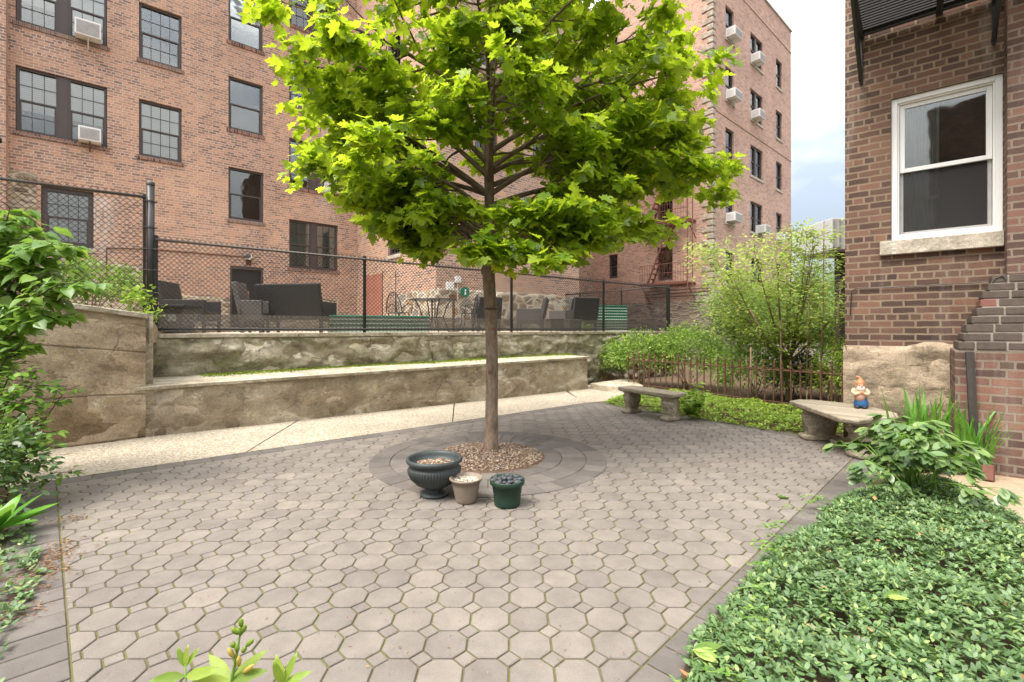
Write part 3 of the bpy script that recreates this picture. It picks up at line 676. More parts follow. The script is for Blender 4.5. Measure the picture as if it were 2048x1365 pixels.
b = MB(); prism(b, [xy(FP.pt(PA1-.25, PC+.27)), xy(FP.pt(PA1+.12, PC+.27)), xy(FP.pt(PA1-.10, PC+.9)), xy(FP.pt(PA1-.4, PC+.9))], -.05, 1.60); b.build('end_block', M['coping'], plw)
# terrace and planter soil
FC = 18.9        # main facade plane in FB
tp = [xy(FW.pt(WA0-.6, WC+.30)), xy(FW.pt(WA1, WC+.30)), (4.2, 18.6), (5.2, 23.5), (-4, 26), (-18, 16), (-10, 5)]
b = MB(); prism(b, tp, -.05, 1.318); o = b.build('terrace_ground', M['terrace']); tag(o, None, None, kind='structure')
b = MB(); pa = [xy(FP.pt(PA1+.08, PC+.27)), xy(FW.pt(-.1, WC+.5)), xy(FB.pt(4.3, FC-.1)), xy(FB.pt(-3, FC-.1)), xy(FP.pt(PA1-3.6, PC+.27))]
prism(b, pa, 1.2, [1.56, 1.36, 1.40, 1.7, 1.95]); o = b.build('planter_soil', M['sand']); tag(o, None, None, kind='structure')
b = MB(); prism(b, [(1.82, 11.15), (2.05, 10.75), (2.75, 10.35), (2.95, 10.7), (3.0, 12.3)], -.05, .13); o = b.build('stone_curb', M['coping'], bevel=.02, org=(2.4, 10.5, -.05)); tag(o, 'low pale stone kerb at the far end of the path', 'kerb')
# ---------------------------------------------------------------- buildings
def wall(b, F, c, a0, a1, z0, z1, holes=(), rev=.48, m=0, thick=.0):
    """brick plane with real openings and reveals, uv in metres"""
    xs = sorted({a0, a1, *[v for h_ in holes for v in h_[:2] if a0 < v < a1]}); zs = sorted({z0, z1, *[v for h_ in holes for v in h_[2:4] if z0 < v < z1]})
    flip = F.u.cross(F.n).z < 0
    def quad(P, uv):
        if flip: P = P[::-1]; uv = uv[::-1]
        b.poly(P, uv, m)
    for i in range(len(xs)-1):
        for j in range(len(zs)-1):
            x, X, z, Z = xs[i], xs[i+1], zs[j], zs[j+1]; mx_, mz_ = (x+X)/2, (z+Z)/2
            if any(h_[0] < mx_ < h_[1] and h_[2] < mz_ < h_[3] for h_ in holes): continue
            quad([F.pt(x, c, z), F.pt(X, c, z), F.pt(X, c, Z), F.pt(x, c, Z)], [(x, z), (X, z), (X, Z), (x, Z)])
    for h_ in holes:
        x, X, z, Z = h_[:4]; d = c+rev
        quad([F.pt(x, c, z), F.pt(x, c, Z), F.pt(x, d, Z), F.pt(x, d, z)], [(x, z), (x, Z), (x+rev, Z), (x+rev, z)])
        quad([F.pt(X, c, Z), F.pt(X, c, z), F.pt(X, d, z), F.pt(X, d, Z)], [(X, Z), (X, z), (X-rev, z), (X-rev, Z)])
        quad([F.pt(x, c, Z), F.pt(X, c, Z), F.pt(X, d, Z), F.pt(x, d, Z)], [(x, Z), (X, Z), (X, Z+rev), (x, Z+rev)])
        quad([F.pt(X, c, z), F.pt(x, c, z), F.pt(x, d, z), F.pt(X, d, z)], [(X, z), (x, z), (x, z-rev), (X, z-rev)])
    return b
def window(F, c, a0, a1, z0, z1, par, style='dh', frame='frame_brown', fw=.055, rec=.10, double=False, grid=(0, 0), back='blind', bh=(0, 1), sill='brick', glassm='glass', raised=0, label=None, wide_mull=.14):
    """double-hung window built in the opening; the frame mesh is the part, panes/blinds/sill are its sub-parts"""
    f = MB(); g = MB(); bl = MB(); d = c+rec
    bays = [(a0+.012, a1-.012)]
    if double:
        mid = (a0+a1)/2; bays = [(a0+.012, mid-wide_mull/2), (mid+wide_mull/2, a1-.012)]; f.fbox(F, mid-wide_mull/2, mid+wide_mull/2, d-.045, d+.04, z0+.012, z1-.012)
    for x, X in bays:
        zb, zt = z0+.012, z1-.012
        f.fbox(F, x, x+fw, d-.03, d+.05, zb, zt); f.fbox(F, X-fw, X, d-.03, d+.05, zb, zt)
        f.fbox(F, x+fw, X-fw, d-.03, d+.05, zt-fw, zt); f.fbox(F, x+fw, X-fw, d-.03, d+.05, zb, zb+fw)
        mz = (zb+zt)/2; s = .035
        f.fbox(F, x+fw, X-fw, d-.005, d+.045, mz-.022, mz+.022)
        f.fbox(F, x+fw, x+fw+s, d, d+.04, zb+fw, mz-.022); f.fbox(F, X-fw-s, X-fw, d, d+.04, zb+fw, mz-.022)
        f.fbox(F, x+fw+s, X-fw-s, d, d+.04, zb+fw, zb+fw+s+.01)
        gx, gz = grid
        for half in ((zb+fw+s, mz-.02), (mz+.02, zt-fw)):
            for k in range(1, gx+1):
                q_ = x+fw+(X-x-2*fw)*k/(gx+1); f.fbox(F, q_-.008, q_+.008, d+.022, d+.034, half[0], half[1])
            for k in range(1, gz+1):
                q_ = half[0]+(half[1]-half[0])*k/(gz+1); f.fbox(F, x+fw, X-fw, d+.020, d+.032, q_-.008, q_+.008)
        g.fbox(F, x+fw*.9, X-fw*.9, d+.036, d+.038, zb+fw*.9, zt-fw*.9)
        if back:
            hh = zt-zb-2*fw; bl.fbox(F, x+fw*.8, X-fw*.8, d+.07, d+.078, zb+fw+hh*bh[0], zb+fw+hh*bh[1])
    o = f.build('window', M[frame], par)
    if label: o['label'] = label
    g.build('pane', M[glassm], o)
    if back: bl.build({'blind': 'blind', 'shade': 'roller_shade', 'curtain': 'curtain', 'brown_blind': 'panel'}[back], M[back], o)
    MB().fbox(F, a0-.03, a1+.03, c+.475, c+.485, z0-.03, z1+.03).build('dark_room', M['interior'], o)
    if sill == 'brick': MB().fbox(F, a0-.06, a1+.06, c-.035, c+rec-.03, z0-.105, z0+.010).build('sill', M['brick_sill'], o)
    elif sill == 'stone': MB().fbox(F, a0-.08, a1+.08, c-.05, c+rec-.03, z0-.12, z0+.010).build('sill', M['sillstone'], o, bevel=.006)
    return o
def pxwin(F, c, p0, p1, t, bt): 
    """opening from its pixel columns and the rows of its left jamb"""
    return [F.a(p0, c), F.a(p1, c), F.z(p0, bt, c), F.z(p0, t, c)]
acn = {}
def ac(F, c, a0, a1, z0, hgt, label, dep=.34, bracket=True, group='window air conditioners', side=None):
    am = (a0+a1)/2; t = thing('air_conditioner', label, 'air conditioner', tuple(F.pt(am, c, z0)), 0, None)
    MB().fbox(F, a0, a1, c-dep, c+.12, z0, z0+hgt).build('housing', M['white_metal'], t, bevel=.012)
    g = MB(); g.fbox(F, a0+.035, a1-.035, c-dep-.008, c-dep+.001, z0+.04, z0+hgt-.045)
    for k in range(7): z = z0+.07+k*(hgt-.14)/6.5; g.fbox(F, a0+.045, a1-.045, c-dep-.014, c-dep-.008, z, z+.012)
    g.build('grille', M['ac_grille'], t)
    s = MB()
    for k in range(6): z = z0+.06+k*(hgt-.12)/6; s.fbox(F, a0-.004, a0+.001, c-dep+.06, c-.06, z, z+.014)
    s.build('louvres', M['ac_grille'], t)
    if bracket:
        b = MB(); b.tube([F.pt(am, c-dep*.8, z0-.002), F.pt(am, c-.01, z0-.24)], .018, 4); b.tube([F.pt(am, c-dep*.85, z0-.012), F.pt(am, c+.02, z0-.012)], .016, 4); b.build('bracket', M['white_metal'] if side else M['rust'], t)
    return t
FH = 3.03
TOP = 21.0
# ---- main left building with its projecting wing
mb_ = thing('apartment_building', 'large red brick apartment building with brown windows behind the fence', 'building', tuple(FB.pt(6, FC, 1.3)))
W1 = pxwin(FB, FC, 31, 214, 129, 262); W3 = pxwin(FB, FC, 278, 363.5, 197, 311); W5 = pxwin(FB, FC, 457, 526, 151, 257)
W7 = pxwin(FB, FC, 457, 527, 333, 438); W8 = pxwin(FB, FC, 578.5, 676, 438, 536); W9 = pxwin(FB, FC, 82, 187, 370, 490)
DR = pxwin(FB, FC, 462, 523, 534, 655)
up = lambda w, k: [w[0], w[1], w[2]+FH*k, w[3]+FH*k]
UI = FB.a(714, FC); UW = UI; WV = FBp.a(872, UW)      # inner corner and wing corner
wins = []
for w, ks in ((W1, (0, 1, 2)), (W3, (0, 1, 2, 3)), (W5, (0, 1, 2)), (W7, (0,)), (W8, (0, 1, 2, 3, 4))):
    for k in ks: wins.append((w, k, up(w, k)))
holes = [w[2] for w in wins]+[W9, DR]
AL = FB.a(17, FC)
wall(MB(), FB, FC, AL, UI, 1.0, TOP, holes).build('facade', M['brick'], mb_)
pier = MB(); wall(pier, FB, FC-.45, AL-6, AL-.03, 1.0, TOP); pier.fbox(FB, AL-.06, AL-.001, FC-.449, FC+.05, 1.0, TOP); pier.build('side_pier', M['brick'], mb_)
lab = {0: 'first', 1: 'second'}
for w, k, h_ in wins:
    kw = dict(double=w in (W1, W8), grid=(0, 0), back=None)
    if w is W1: kw.update(grid=(2, 1), back='blind' if k == 0 else 'shade', bh=(.35, 1), wide_mull=.20)
    if w is W3: kw.update(grid=(3, 1), back='blind' if k == 0 else None)
    if w is W5: kw.update(back='shade' if k else None, bh=(.35, .6))
    if w is W8: kw.update(grid=(2, 1), back='curtain' if k == 0 else ('shade' if k == 3 else None), bh=(.05, 1))
    window(FB, FC, *h_, mb_, **kw)
window(FB, FC, *W9, mb_, grid=(3, 1), back='blind', fw=.11, rec=.13, sill='stone')
d = MB(); d.fbox(FB, DR[0]+.01, DR[1]-.01, FC+.12, FC+.16, DR[2], DR[3]-.04); do = d.build('door', M['door'], mb_)
MB().fbox(FB, DR[0]+.28, DR[0]+.58, FC+.10, FC+.119, DR[2]+1.0, DR[2]+1.28).build('window', M['brown_blind'], do)
b = MB(); b.fbox(FB, DR[0]-.03, DR[1]+.05, FC-.01, FC+.1, DR[3]-.03, DR[3]+.05); b.fbox(FB, DR[0]-.03, DR[0]+.03, FC-.008, FC+.1, DR[2], DR[3]-.03); b.fbox(FB, DR[1]-.02, DR[1]+.05, FC-.008, FC+.1, DR[2], DR[3]-.03); b.build('door_frame', M['frame_brown'], mb_)
# rubble base, proud of the brick, ragged upper edge
def stone_base(F, c, a0, a1, z0, z1, mat, par, amp=.03, name='stone_base', ragged=.09):
    rough_wall(MB(), F, c-.025, a0, a1, z0, z1, amp, .09, 1.5, .02, ragged=ragged).build(name, mat, par, smooth=True)
stone_base(FB, FC, AL, W9[0]-.09, 1.3, FB.z(50, 345, FC), M['ledge_tan'], mb_)
stone_base(FB, FC, W9[0]-.09, FB.a(290, FC), 1.3, FB.z(200, 526, FC), M['ledge_tan'], mb_)
stone_base(FB, FC, FB.a(290, FC), DR[0]-.04, 1.3, FB.z(400, 592, FC), M['ledge_tan'], mb_)
stone_base(FB, FC, DR[1]+.06, FB.a(676, FC), 1.3, FB.z(600, 597, FC), M['ledge_tan'], mb_)
# wing side wall (faces the court) and wing front
S1 = pxwin(FBp, UW, 776, 801, 412, 514)
S1 = [min(S1[0], S1[1]), max(S1[0], S1[1]), S1[2], S1[3]]
sh = [up(S1, k) for k in range(0, 5)]
wall(MB(), FBp, UW, WV, FC, 1.0, TOP, sh).build('wing_side_wall', M['brick'], mb_)
for i, h_ in enumerate(sh): window(FBp, UW, *h_, mb_, grid=(1, 1), back='curtain' if i == 0 else None, bh=(.0, 1), sill='stone')
AE = FB.a(1158, WV)
F1 = pxwin(FB, WV, 950, 996, 412, 492); F2 = [F1[0]+2.6, F1[1]+2.6, F1[2], F1[3]]
fh = [up(w, k) for w in (F1, F2) for k in range(5)]
wall(MB(), FB, WV, UW, AE, 1.0, TOP, fh).build('wing_front_wall', M['brick'], mb_)
for h_ in fh: window(FB, WV, *h_, mb_, grid=(0, 0), back=None, sill='stone', double=True)
stone_base(FB, WV, UW-.05, AE, 1.3, FB.z(900, 577, WV), M['stone_cobble'], mb_, .05)
va = FBp.a(790, UW); stone_base(FBp, UW, WV, va, 1.3, FBp.z(840, 582, UW), M['stone_cobble'], mb_, .05)
MB().fbox(FBp, FBp.a(764, UW), FBp.a(731, UW), UW-.006, UW+.01, 1.4, FBp.z(740, 552, UW)).build('red_paint_patch', simple('faded_red_paint', (.38, .16, .11), .85, var=.3, scale=3), mb_)
# return wall of the wing (out of sight) and the court's back wall
wall(MB(), FBp, AE, WV, WV+8, 1.0, TOP).build('wing_return_wall', M['brick'], mb_)
# fixtures on the building
t = thing('security_light', 'small grey security light above the dark basement door', 'lamp', tuple(FB.pt(FB.a(497, FC), FC, FB.z(497, 516, FC))))
p = Vector(t.location)
MB().blob(p-FB.n*.10, (.13, .12, .13), 2).build('lamp_housing', M['galv'], t, smooth=True)
MB().lathe([(.02, -.02), (.10, -.01), (.12, .05), (.09, .09)], 16, Matrix.Translation(p-FB.n*.17-Vector((0, 0, .02))) @ Matrix.Rotation(R(60), 4, 'X')).build('lens', M['white_metal'], t, smooth=True)
MB().fbox(FB, FB.a(492, FC), FB.a(502, FC), FC-.04, FC, p.z-.26, p.z-.06).build('mount', M['rust'], t)
b = MB(); b.tube([FB.pt(FB.a(300, FC), FC-.03, FB.z(300, 499, FC)), FB.pt(FB.a(491, FC), FC-.03, FB.z(491, 515, FC))], .018, 6); b.tube([FB.pt(FB.a(213, FC), FC-.03, FB.z(213, 560, FC)), FB.pt(FB.a(213, FC), FC-.03, FB.z(213, 497, FC)), FB.pt(FB.a(300, FC), FC-.03, FB.z(300, 499, FC))], .018, 6)
b.build('conduit', M['rust'], mb_)
p = FB.pt(AL-.35, FC-.95, FB.z(6, 303, FC)); t = thing('dome_light', 'black dome light at the left edge above the tall fence', 'lamp', tuple(p))
MB().lathe([(.34, 0), (.33, .06), (.27, .17), (.15, .26), (.04, .3), (0, .3)], 24, Matrix.Translation(p)).build('shade', M['black_metal'], t, smooth=True)
MB().tube([p+Vector((0, 0, .28)), p+Vector((-.05, 0, .5)), p+FB.n*.5+Vector((-.05, 0, .55))], .03, 8).build('arm', M['black_metal'], t)
MB().lathe([(0, .03), (.26, .03), (.26, .05)], 20, Matrix.Translation(p)).build('lens', M['white_metal'], t)
for (px, py, s, nm) in ((898, 573, .26, 'square white metal box on the brick wing above the stone base'), (914, 560, .2, 'small white junction box to the upper right of the square box')):
    a_ = FB.a(px, WV); z_ = FB.z(px, py, WV); t = thing('junction_box', nm, 'box', tuple(FB.pt(a_, WV, z_)))
    MB().fbox(FB, a_-s/2, a_+s/2, WV-.1, WV, z_-s/2, z_+s/2).build('box', M['white_metal'], t, bevel=.01)
    MB().fbox(FB, a_-s/2+.03, a_+s/2-.03, WV-.112, WV-.101, z_-s/2+.03, z_+s/2-.03).build('cover', M['white_metal'], t)
    b = MB(); b.tube([FB.pt(a_, WV-.04, z_-s/2), FB.pt(a_, WV-.04, z_-s/2-.55)], .014, 6); b.build('conduit', M['white_metal'], t)
a_ = FB.a(926, WV); z_ = FB.z(926, 585, WV)
b = MB(); b.lathe([(0, -.0), (.17, 0), (.17, .02), (0, .025)], 24, Matrix.Translation(FB.pt(a_, WV-.10, z_)) @ FB.n.to_track_quat('-Z', 'Y').to_matrix().to_4x4())
o = b.build('wall_plaque', M['green_tin'], org=tuple(FB.pt(a_, WV-.10, z_))); tag(o, 'round green plaque on the rubble wall behind the round table', 'plaque')
q_ = FB.pt(a_, WV-.128, z_)
MB().blob(q_+Vector((0, 0, .05)), (.035, .01, .035), 1).mesh([tuple(q_+FB.u*x+Vector((0, 0, z))) for x, z in ((-.04, -.09), (.04, -.09), (.02, .02), (-.02, .02))], [(0, 1, 2, 3)]).build('white_mark', M['white_metal'], o)
# air conditioners on this facade
def acwin(w, lab_, f0, f1, hgt=.40, k=0, **kw):
    h_ = up(w, k); L_ = h_[1]-h_[0]; ac(FB, FC, h_[0]+L_*f0, h_[0]+L_*f1, h_[2]+.02, hgt, lab_, **kw)
acwin(W1, 'white air conditioner in the lower left double window, rusty bracket below', .67, .93)
acwin(W1, 'large white air conditioner in the uppermost left double window', .63, .93, k=1, hgt=.46, side=1)
acwin(W8, 'white air conditioner half hidden by maple leaves in a double window', .72, .98, k=1, side=1)
# ---- tower
TC = 10.28; TU = FT.a(1425, TC); TR = FT.a(1582, TC); TZ = FT.z(1582, 65, TC)
tw = thing('corner_tower_building', 'tall brick corner building with stone quoins against the sky', 'building', tuple(FT.pt(TU, TC, 0)))
c1 = pxwin(FT, TC, 1451, 1467.5, 131, 198); c2 = pxwin(FT, TC, 1501, 1525, 175, 240); c3 = pxwin(FT, TC, 1552, 1564, 218, 275)
z0t, z1t = c1[2], c1[3]
for c_ in (c2, c3): c_[2], c_[3] = z0t-.05, z1t-.05
tho = []
for w in (c1, c2, c3):
    for k in (1, 0, -1, -2, -3): tho.append((w, k, up(w, k)))
wall(MB(), FT, TC, TU, TR, 0, TZ, [h_[2] for h_ in tho]).build('front_wall', M['brick_tower'], tw)
for w, k, h_ in tho: window(FT, TC, *h_, tw, double=w is c2, back='shade' if (k+int(w is c2)) % 2 else 'blind', bh=(.4, 1), sill='stone', fw=.06, wide_mull=.12)
EV = FTp.a(1185, TU)
t1 = pxwin(FTp, TU, 1218, 1235, 511, 558); t2 = pxwin(FTp, TU, 1315, 1345, 497, 562)
for t_ in (t1, t2): t_[0], t_[1] = min(t_[:2]), max(t_[:2])
tl = [up(t_, k) for t_ in (t1, t2) for k in range(5)]
wall(MB(), FTp, TU, TC, EV+8, 0, TZ, tl).build('side_wall', M['brick_tower'], tw)
for i, h_ in enumerate(tl): window(FTp, TU, *h_, tw, back='brown_blind' if i == 5 else None, bh=(.45, 1), sill=None, fw=.07)
wall(MB(), FT, EV, TU-9, TU, 0, TZ).build('court_wall', M['brick'], tw)
MB().fbox(FT, TU-.02, TR+.06, TC-.06, TC+.4, TZ-.001, TZ+.10).build('parapet_cap', M['sillstone'], tw)
b = MB()
for zz_ in (TZ-1.35, z0t-.9): b = MB(); b.fbox(FT, TU+.3, TR, TC-.03, TC, zz_, zz_+.075); b.build('string_course', M['brick_tower'], tw)
qz = FTp.z(1410, 583, TU); k = 0; b = MB()
while qz < TZ-.3:
    hh = .29; la = .52 if k % 2 else .26
    for c_, e_ in ((1, 0),):
        b.fbox(FT, TU-.05, TU+(.30 if k % 2 == 0 else .22), TC-.05, TC+la, qz, qz+hh-.03)
    qz += hh+.02; k += 1
b.build('quoins', M['quoin'], tw, bevel=.035)
rough_wall(MB(), FTp, TU-.03, TC-.05, EV+.4, 0, FTp.z(1400, 601, TU), .03, .1, 1.5, .02).build('stone_base', M['ledgestone'], tw, smooth=True)
rough_wall(MB(), FT, TC-.03, TU-.05, TR, 0, 2.75, .03, .1, 1.5, .02).build('stone_base', M['ledgestone'], tw, smooth=True)
zb = FTp.z(1400, 601, TU); MB().fbox(FT, TU-.08, TU+.6, TC-.08, TC+.9, zb-.1, zb+.42).build('corner_block', M['quoin'], tw, bevel=.03)
MB().fbox(FT, TU+.3, TR, TC+.3, TC+9, TZ-1.2, TZ-1.1).build('roof', M['asphalt'], tw)
# fire escape on the side wall: landing, rails, stair flights, drop ladder
fe = MB()
lz = FTp.z(1370, 566, TU); v0, v1 = FTp.a(1382, TU-.5), FTp.a(1290, TU-.5)
lo, hi = min(v0, v1), max(v0, v1)
def strut(p, q_, r=.02, m=0): fe.tube([p, q_], r, 4)
for k in range(4):
    z_ = lz+k*FH; fe.fbox(FTp, lo, hi, TU-1.0, TU-.95, z_-.1, z_); fe.fbox(FTp, lo, hi, TU-.06, TU-.02, z_-.1, z_)
    for i in range(9): c_ = TU-.92+i*.1; fe.fbox(FTp, lo, hi, c_, c_+.035, z_-.03, z_-.012)
    for a_ in (lo, hi): strut(FTp.pt(a_, TU-.97, z_), FTp.pt(a_, TU-.03, z_-.9), .025)
    if k < 4:
        for q_ in (.45, .9): strut(FTp.pt(lo, TU-.97, z_+q_), FTp.pt(hi, TU-.97, z_+q_), .014)
        n_ = 18
        for i in range(n_+1): a_ = lo+(hi-lo)*i/n_; strut(FTp.pt(a_, TU-.97, z_), FTp.pt(a_, TU-.97, z_+.9), .009)
    sA, sB = FTp.pt(hi-.3, TU-.75, z_+.0), FTp.pt(lo+.9, TU-.75, z_+FH)
    if k < 3:
        for off in (0, .45):
            o_ = FTp.n*off; fe.tube([sA+o_, sB+o_], .045, 4)
        for i in range(1, 12): p = sA.lerp(sB, i/12); fe.fbox(FTp, FTp.u.dot(p)-.1, FTp.u.dot(p)+.1, TU-.75, TU-.3, p.z-.015, p.z+.015)
for px in (1375, 1385): strut(FTp.pt(FTp.a(px, TU-1.05), TU-1.05, lz-.7), FTp.pt(FTp.a(px, TU-1.05), TU-1.05, lz+4.6), .03)
fe.build('fire_escape', M['fe_brown'], tw)
b = MB()
for dz in (0, .16, .32):
    b.tube([FTp.pt(TC+.1, TU-.08, FTp.z(1400, 596, TU)+dz+.12), FTp.pt(FTp.a(1290, TU), TU-.08, FTp.z(1400, 596, TU)+dz+.12)], .02, 5)
b.build('wall_pipes', M['galv'], tw)
def act(w, k, f0, f1, lab_, dz=0):
    h_ = up(w, k); L_ = h_[1]-h_[0]; ac(FT, TC, h_[0]+L_*f0, h_[0]+L_*f1, h_[2]+.02+dz, .42, lab_, dep=.45, side=1)
act(c1, 1, .05, .95, 'white air conditioner in the topmost window beside the tower quoins')
act(c1, 0, .05, .95, 'white air conditioner in the second window down beside the tower quoins')
act(c1, -2, .05, .95, 'white air conditioner in the fourth window down beside the tower quoins')
act(c2, 1, .05, .5, 'white air conditioner in the topmost double window of the tower')
act(c2, 0, .05, .5, 'white air conditioner in the second double window down of the tower')
act(c2, -2, .5, .95, 'white air conditioner in the tower double window just above the small tree')
act(c3, -2, .1, .9, 'white air conditioner in the tower window nearest the sky')
h_ = up(c1, -1); b = MB(); am = (h_[0]+h_[1])/2
b.tube([FT.pt(am, TC-.45, h_[2]+.1), FT.pt(am, TC, h_[2]-.22)], .02, 4); b.tube([FT.pt(am, TC-.5, h_[2]+.05), FT.pt(am, TC, h_[2]+.05)], .02, 4)
b.build('empty_bracket', M['white_metal'], tw)
# ---- near right building
RU = 7.6; nb = thing('brick_house', 'dark weathered brick building with one white window at the right', 'building', tuple(FR.pt(0, RU, 0)))
aC = FR.a(1690, RU); aP = FR.a(2010, RU)
RW = [FR.a(2007, RU), FR.a(1782, RU), FR.z(1782, 484, RU), FR.z(1782, 199, RU)]
UP_ = 7.36; aP2 = FR.a(2010, UP_)
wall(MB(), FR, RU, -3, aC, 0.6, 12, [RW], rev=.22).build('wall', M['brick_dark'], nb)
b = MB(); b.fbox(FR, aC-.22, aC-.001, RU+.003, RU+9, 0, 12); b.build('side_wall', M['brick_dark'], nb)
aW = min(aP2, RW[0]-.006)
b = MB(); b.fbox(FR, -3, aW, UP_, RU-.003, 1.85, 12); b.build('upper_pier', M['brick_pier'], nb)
zpt = FR.z(1750, 690, RU)
rough_wall(MB(), FR, RU-.03, FR.a(1925, RU), aC+.015, -.05, zpt, .06, .04, 2.3, .025, ragged=.07).build('rendered_base', M['parge_pale'], nb, smooth=True)
# window
f = MB(); x, X, z, Z = RW; dd = RU+.04
def rect_frame(f, x, X, z, Z, w, c0, c1, wb=None):
    wb = wb or w
    f.fbox(FR, x, x+w, c0, c1, z, Z); f.fbox(FR, X-w, X, c0, c1, z, Z); f.fbox(FR, x+w, X-w, c0, c1, Z-w, Z); f.fbox(FR, x+w, X-w, c0, c1, z, z+wb)
rect_frame(f, x+.002, X-.002, z+.004, Z-.002, .06, RU+.03, RU+.14)
rect_frame(f, x+.062, X-.062, z+.064, Z-.062, .018, RU+.05, RU+.145)
wo = f.build('window', M['white_vinyl'], nb, bevel=.004)
mz = FR.z(1800, 345, RU+.1)
f = MB(); rect_frame(f, x+.082, X-.082, mz-.02, Z-.082, .05, RU+.08, RU+.115); f.build('upper_sash', M['white_vinyl'], wo, bevel=.003)
f = MB(); rect_frame(f, x+.082, X-.082, z+.084, mz+.018, .035, RU+.116, RU+.15); f.build('lower_sash', M['ac_grille'], wo, bevel=.003)
f = MB(); f.fbox(FR, x+.12, X-.12, RU+.098, RU+.1, mz, Z-.12); f.build('upper_pane', M['glass'], wo)
f = MB(); f.fbox(FR, x+.11, X-.11, RU+.135, RU+.137, z+.11, mz); f.build('lower_pane', M['glass'], wo)
f = MB(); f.fbox(FR, x+.1, X-.1, RU+.120, RU+.121, z+.1, mz-.02); f.build('insect_screen', M['insect'], wo)
b = MB(); cx0 = X-.14; s = 0
cv = []
for i in range(25): cv.append((X-.12-i*.014, RU+.26+.02*math.sin(i*1.9)))
for i in range(24):
    p0, p1 = cv[i], cv[i+1]; b.poly([FR.pt(p0[0], p0[1], z+.1), FR.pt(p1[0], p1[1], z+.1), FR.pt(p1[0], p1[1], Z-.1), FR.pt(p0[0], p0[1], Z-.1)])
b.build('curtain', M['curtain'], wo, smooth=True)
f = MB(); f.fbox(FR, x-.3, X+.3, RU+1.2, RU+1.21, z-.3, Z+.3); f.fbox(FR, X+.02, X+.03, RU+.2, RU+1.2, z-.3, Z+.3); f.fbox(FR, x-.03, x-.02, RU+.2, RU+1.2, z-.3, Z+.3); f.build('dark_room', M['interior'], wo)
f = MB(); f.tube([FR.pt((x+X)/2+.1, RU+.2, z+.16), FR.pt((x+X)/2+.1, RU+.2, mz+.3)], .003, 4); f.fbox(FR, (x+X)/2+.04, (x+X)/2+.16, RU+.19, RU+.21, mz-.36, mz-.33); f.build('blind_cord', M['white_vinyl'], wo)
MB().fbox(FR, x-.0, FR.a(1760, RU), RU-.07, RU+.05, FR.z(1782, 511, RU), z+.003).build('sill', M['sillstone'], wo, bevel=.008)
# stepped buttress
BU = 6.62; aB = FR.a(1910, BU); zB = FR.z(1910, 702, BU)
b = MB(); b.fbox(FR, -3, aB, BU, RU, -.05, zB); b.build('buttress', M['brick_pier'], nb)
zT = FR.z(1985, 552, UP_); aT = FR.a(1985, UP_); n_ = 9; b = MB(); b2 = MB(); bm = MB(); hz = (zT-zB)/n_
for k in range(n_):
    t_ = (k+1)/(n_+.3); cc = BU+(UP_-BU)*t_; aa = aB+(aT-aB)*t_+random.uniform(-.012, .012); j0 = random.uniform(-.01, .01)
    bm.fbox(FR, -3, aa-.012, cc+j0+.004, RU-.01, zB+k*hz, zB+(k+1)*hz-.001); x_ = aa; first = True
    while x_ > -1.2:
        L_ = random.choice((.2, .2, .21, .1)) if not first else random.choice((.12, .2)); first = False
        (b2 if random.random() < .14 else b).fbox(FR, x_-L_, x_, cc+j0-.006+random.uniform(-.006, .006), RU-.02, zB+k*hz+.016, zB+(k+1)*hz+random.uniform(-.004, .001)); x_ -= L_+random.uniform(.012, .022)
sooty = simple('sooty_brick', (.10, .078, .064), .85, var=.5, scale=14, bump=.8, bd=.01)
b.build('stepped_bricks', sooty, nb, bevel=.006); b2.build('stepped_red_bricks', simple('old_red_brick', (.22, .10, .08), .85, var=.4, scale=12, bump=.8, bd=.01), nb, bevel=.006); bm.build('mortar_ledges', simple('old_mortar', (.29, .255, .215), .95, var=.35, scale=9, bump=1, bd=.01), nb, bevel=.004)
b = MB(); a_ = FR.a(1945, BU-.03); b.tube([FR.pt(a_+.02, BU-.02, zB-.005), FR.pt(a_, BU-.035, .62), FR.pt(a_-.03, BU-.03, .05)], .035, 6); b.build('tarred_pipe', simple('tarred_metal', (.055, .047, .042), .75, var=.5, scale=30, bump=1), nb)
# cables on the wall
b = MB(); q = lambda px, py, c=RU-.025: FR.pt(FR.a(px, c), c, FR.z(px, py, c))
b.tube([q(1692, 632), q(1701, 630), q(1702, 600), q(1703, 584), q(1712, 577), q(1760, 576), q(1860, 571), q(1950, 566), q(1985, 562)], .006, 6)
b.build('cable', M['black_metal'], nb)
b = MB(); c_ = UP_-.03; b.tube([q(1968, 590, c_), q(1976, 574, c_), q(1992, 556, c_), q(2004, 552, c_), q(2012, 560, c_), q(2013, 580, c_), q(2024, 594, c_), q(2045, 600, c_), q(2080, 603, c_)], .008, 6)
b.tube([q(1966, 598, c_), q(1985, 562, c_), q(1990, 578, c_)], .006, 6); b.build('cable', M['galv'], nb)
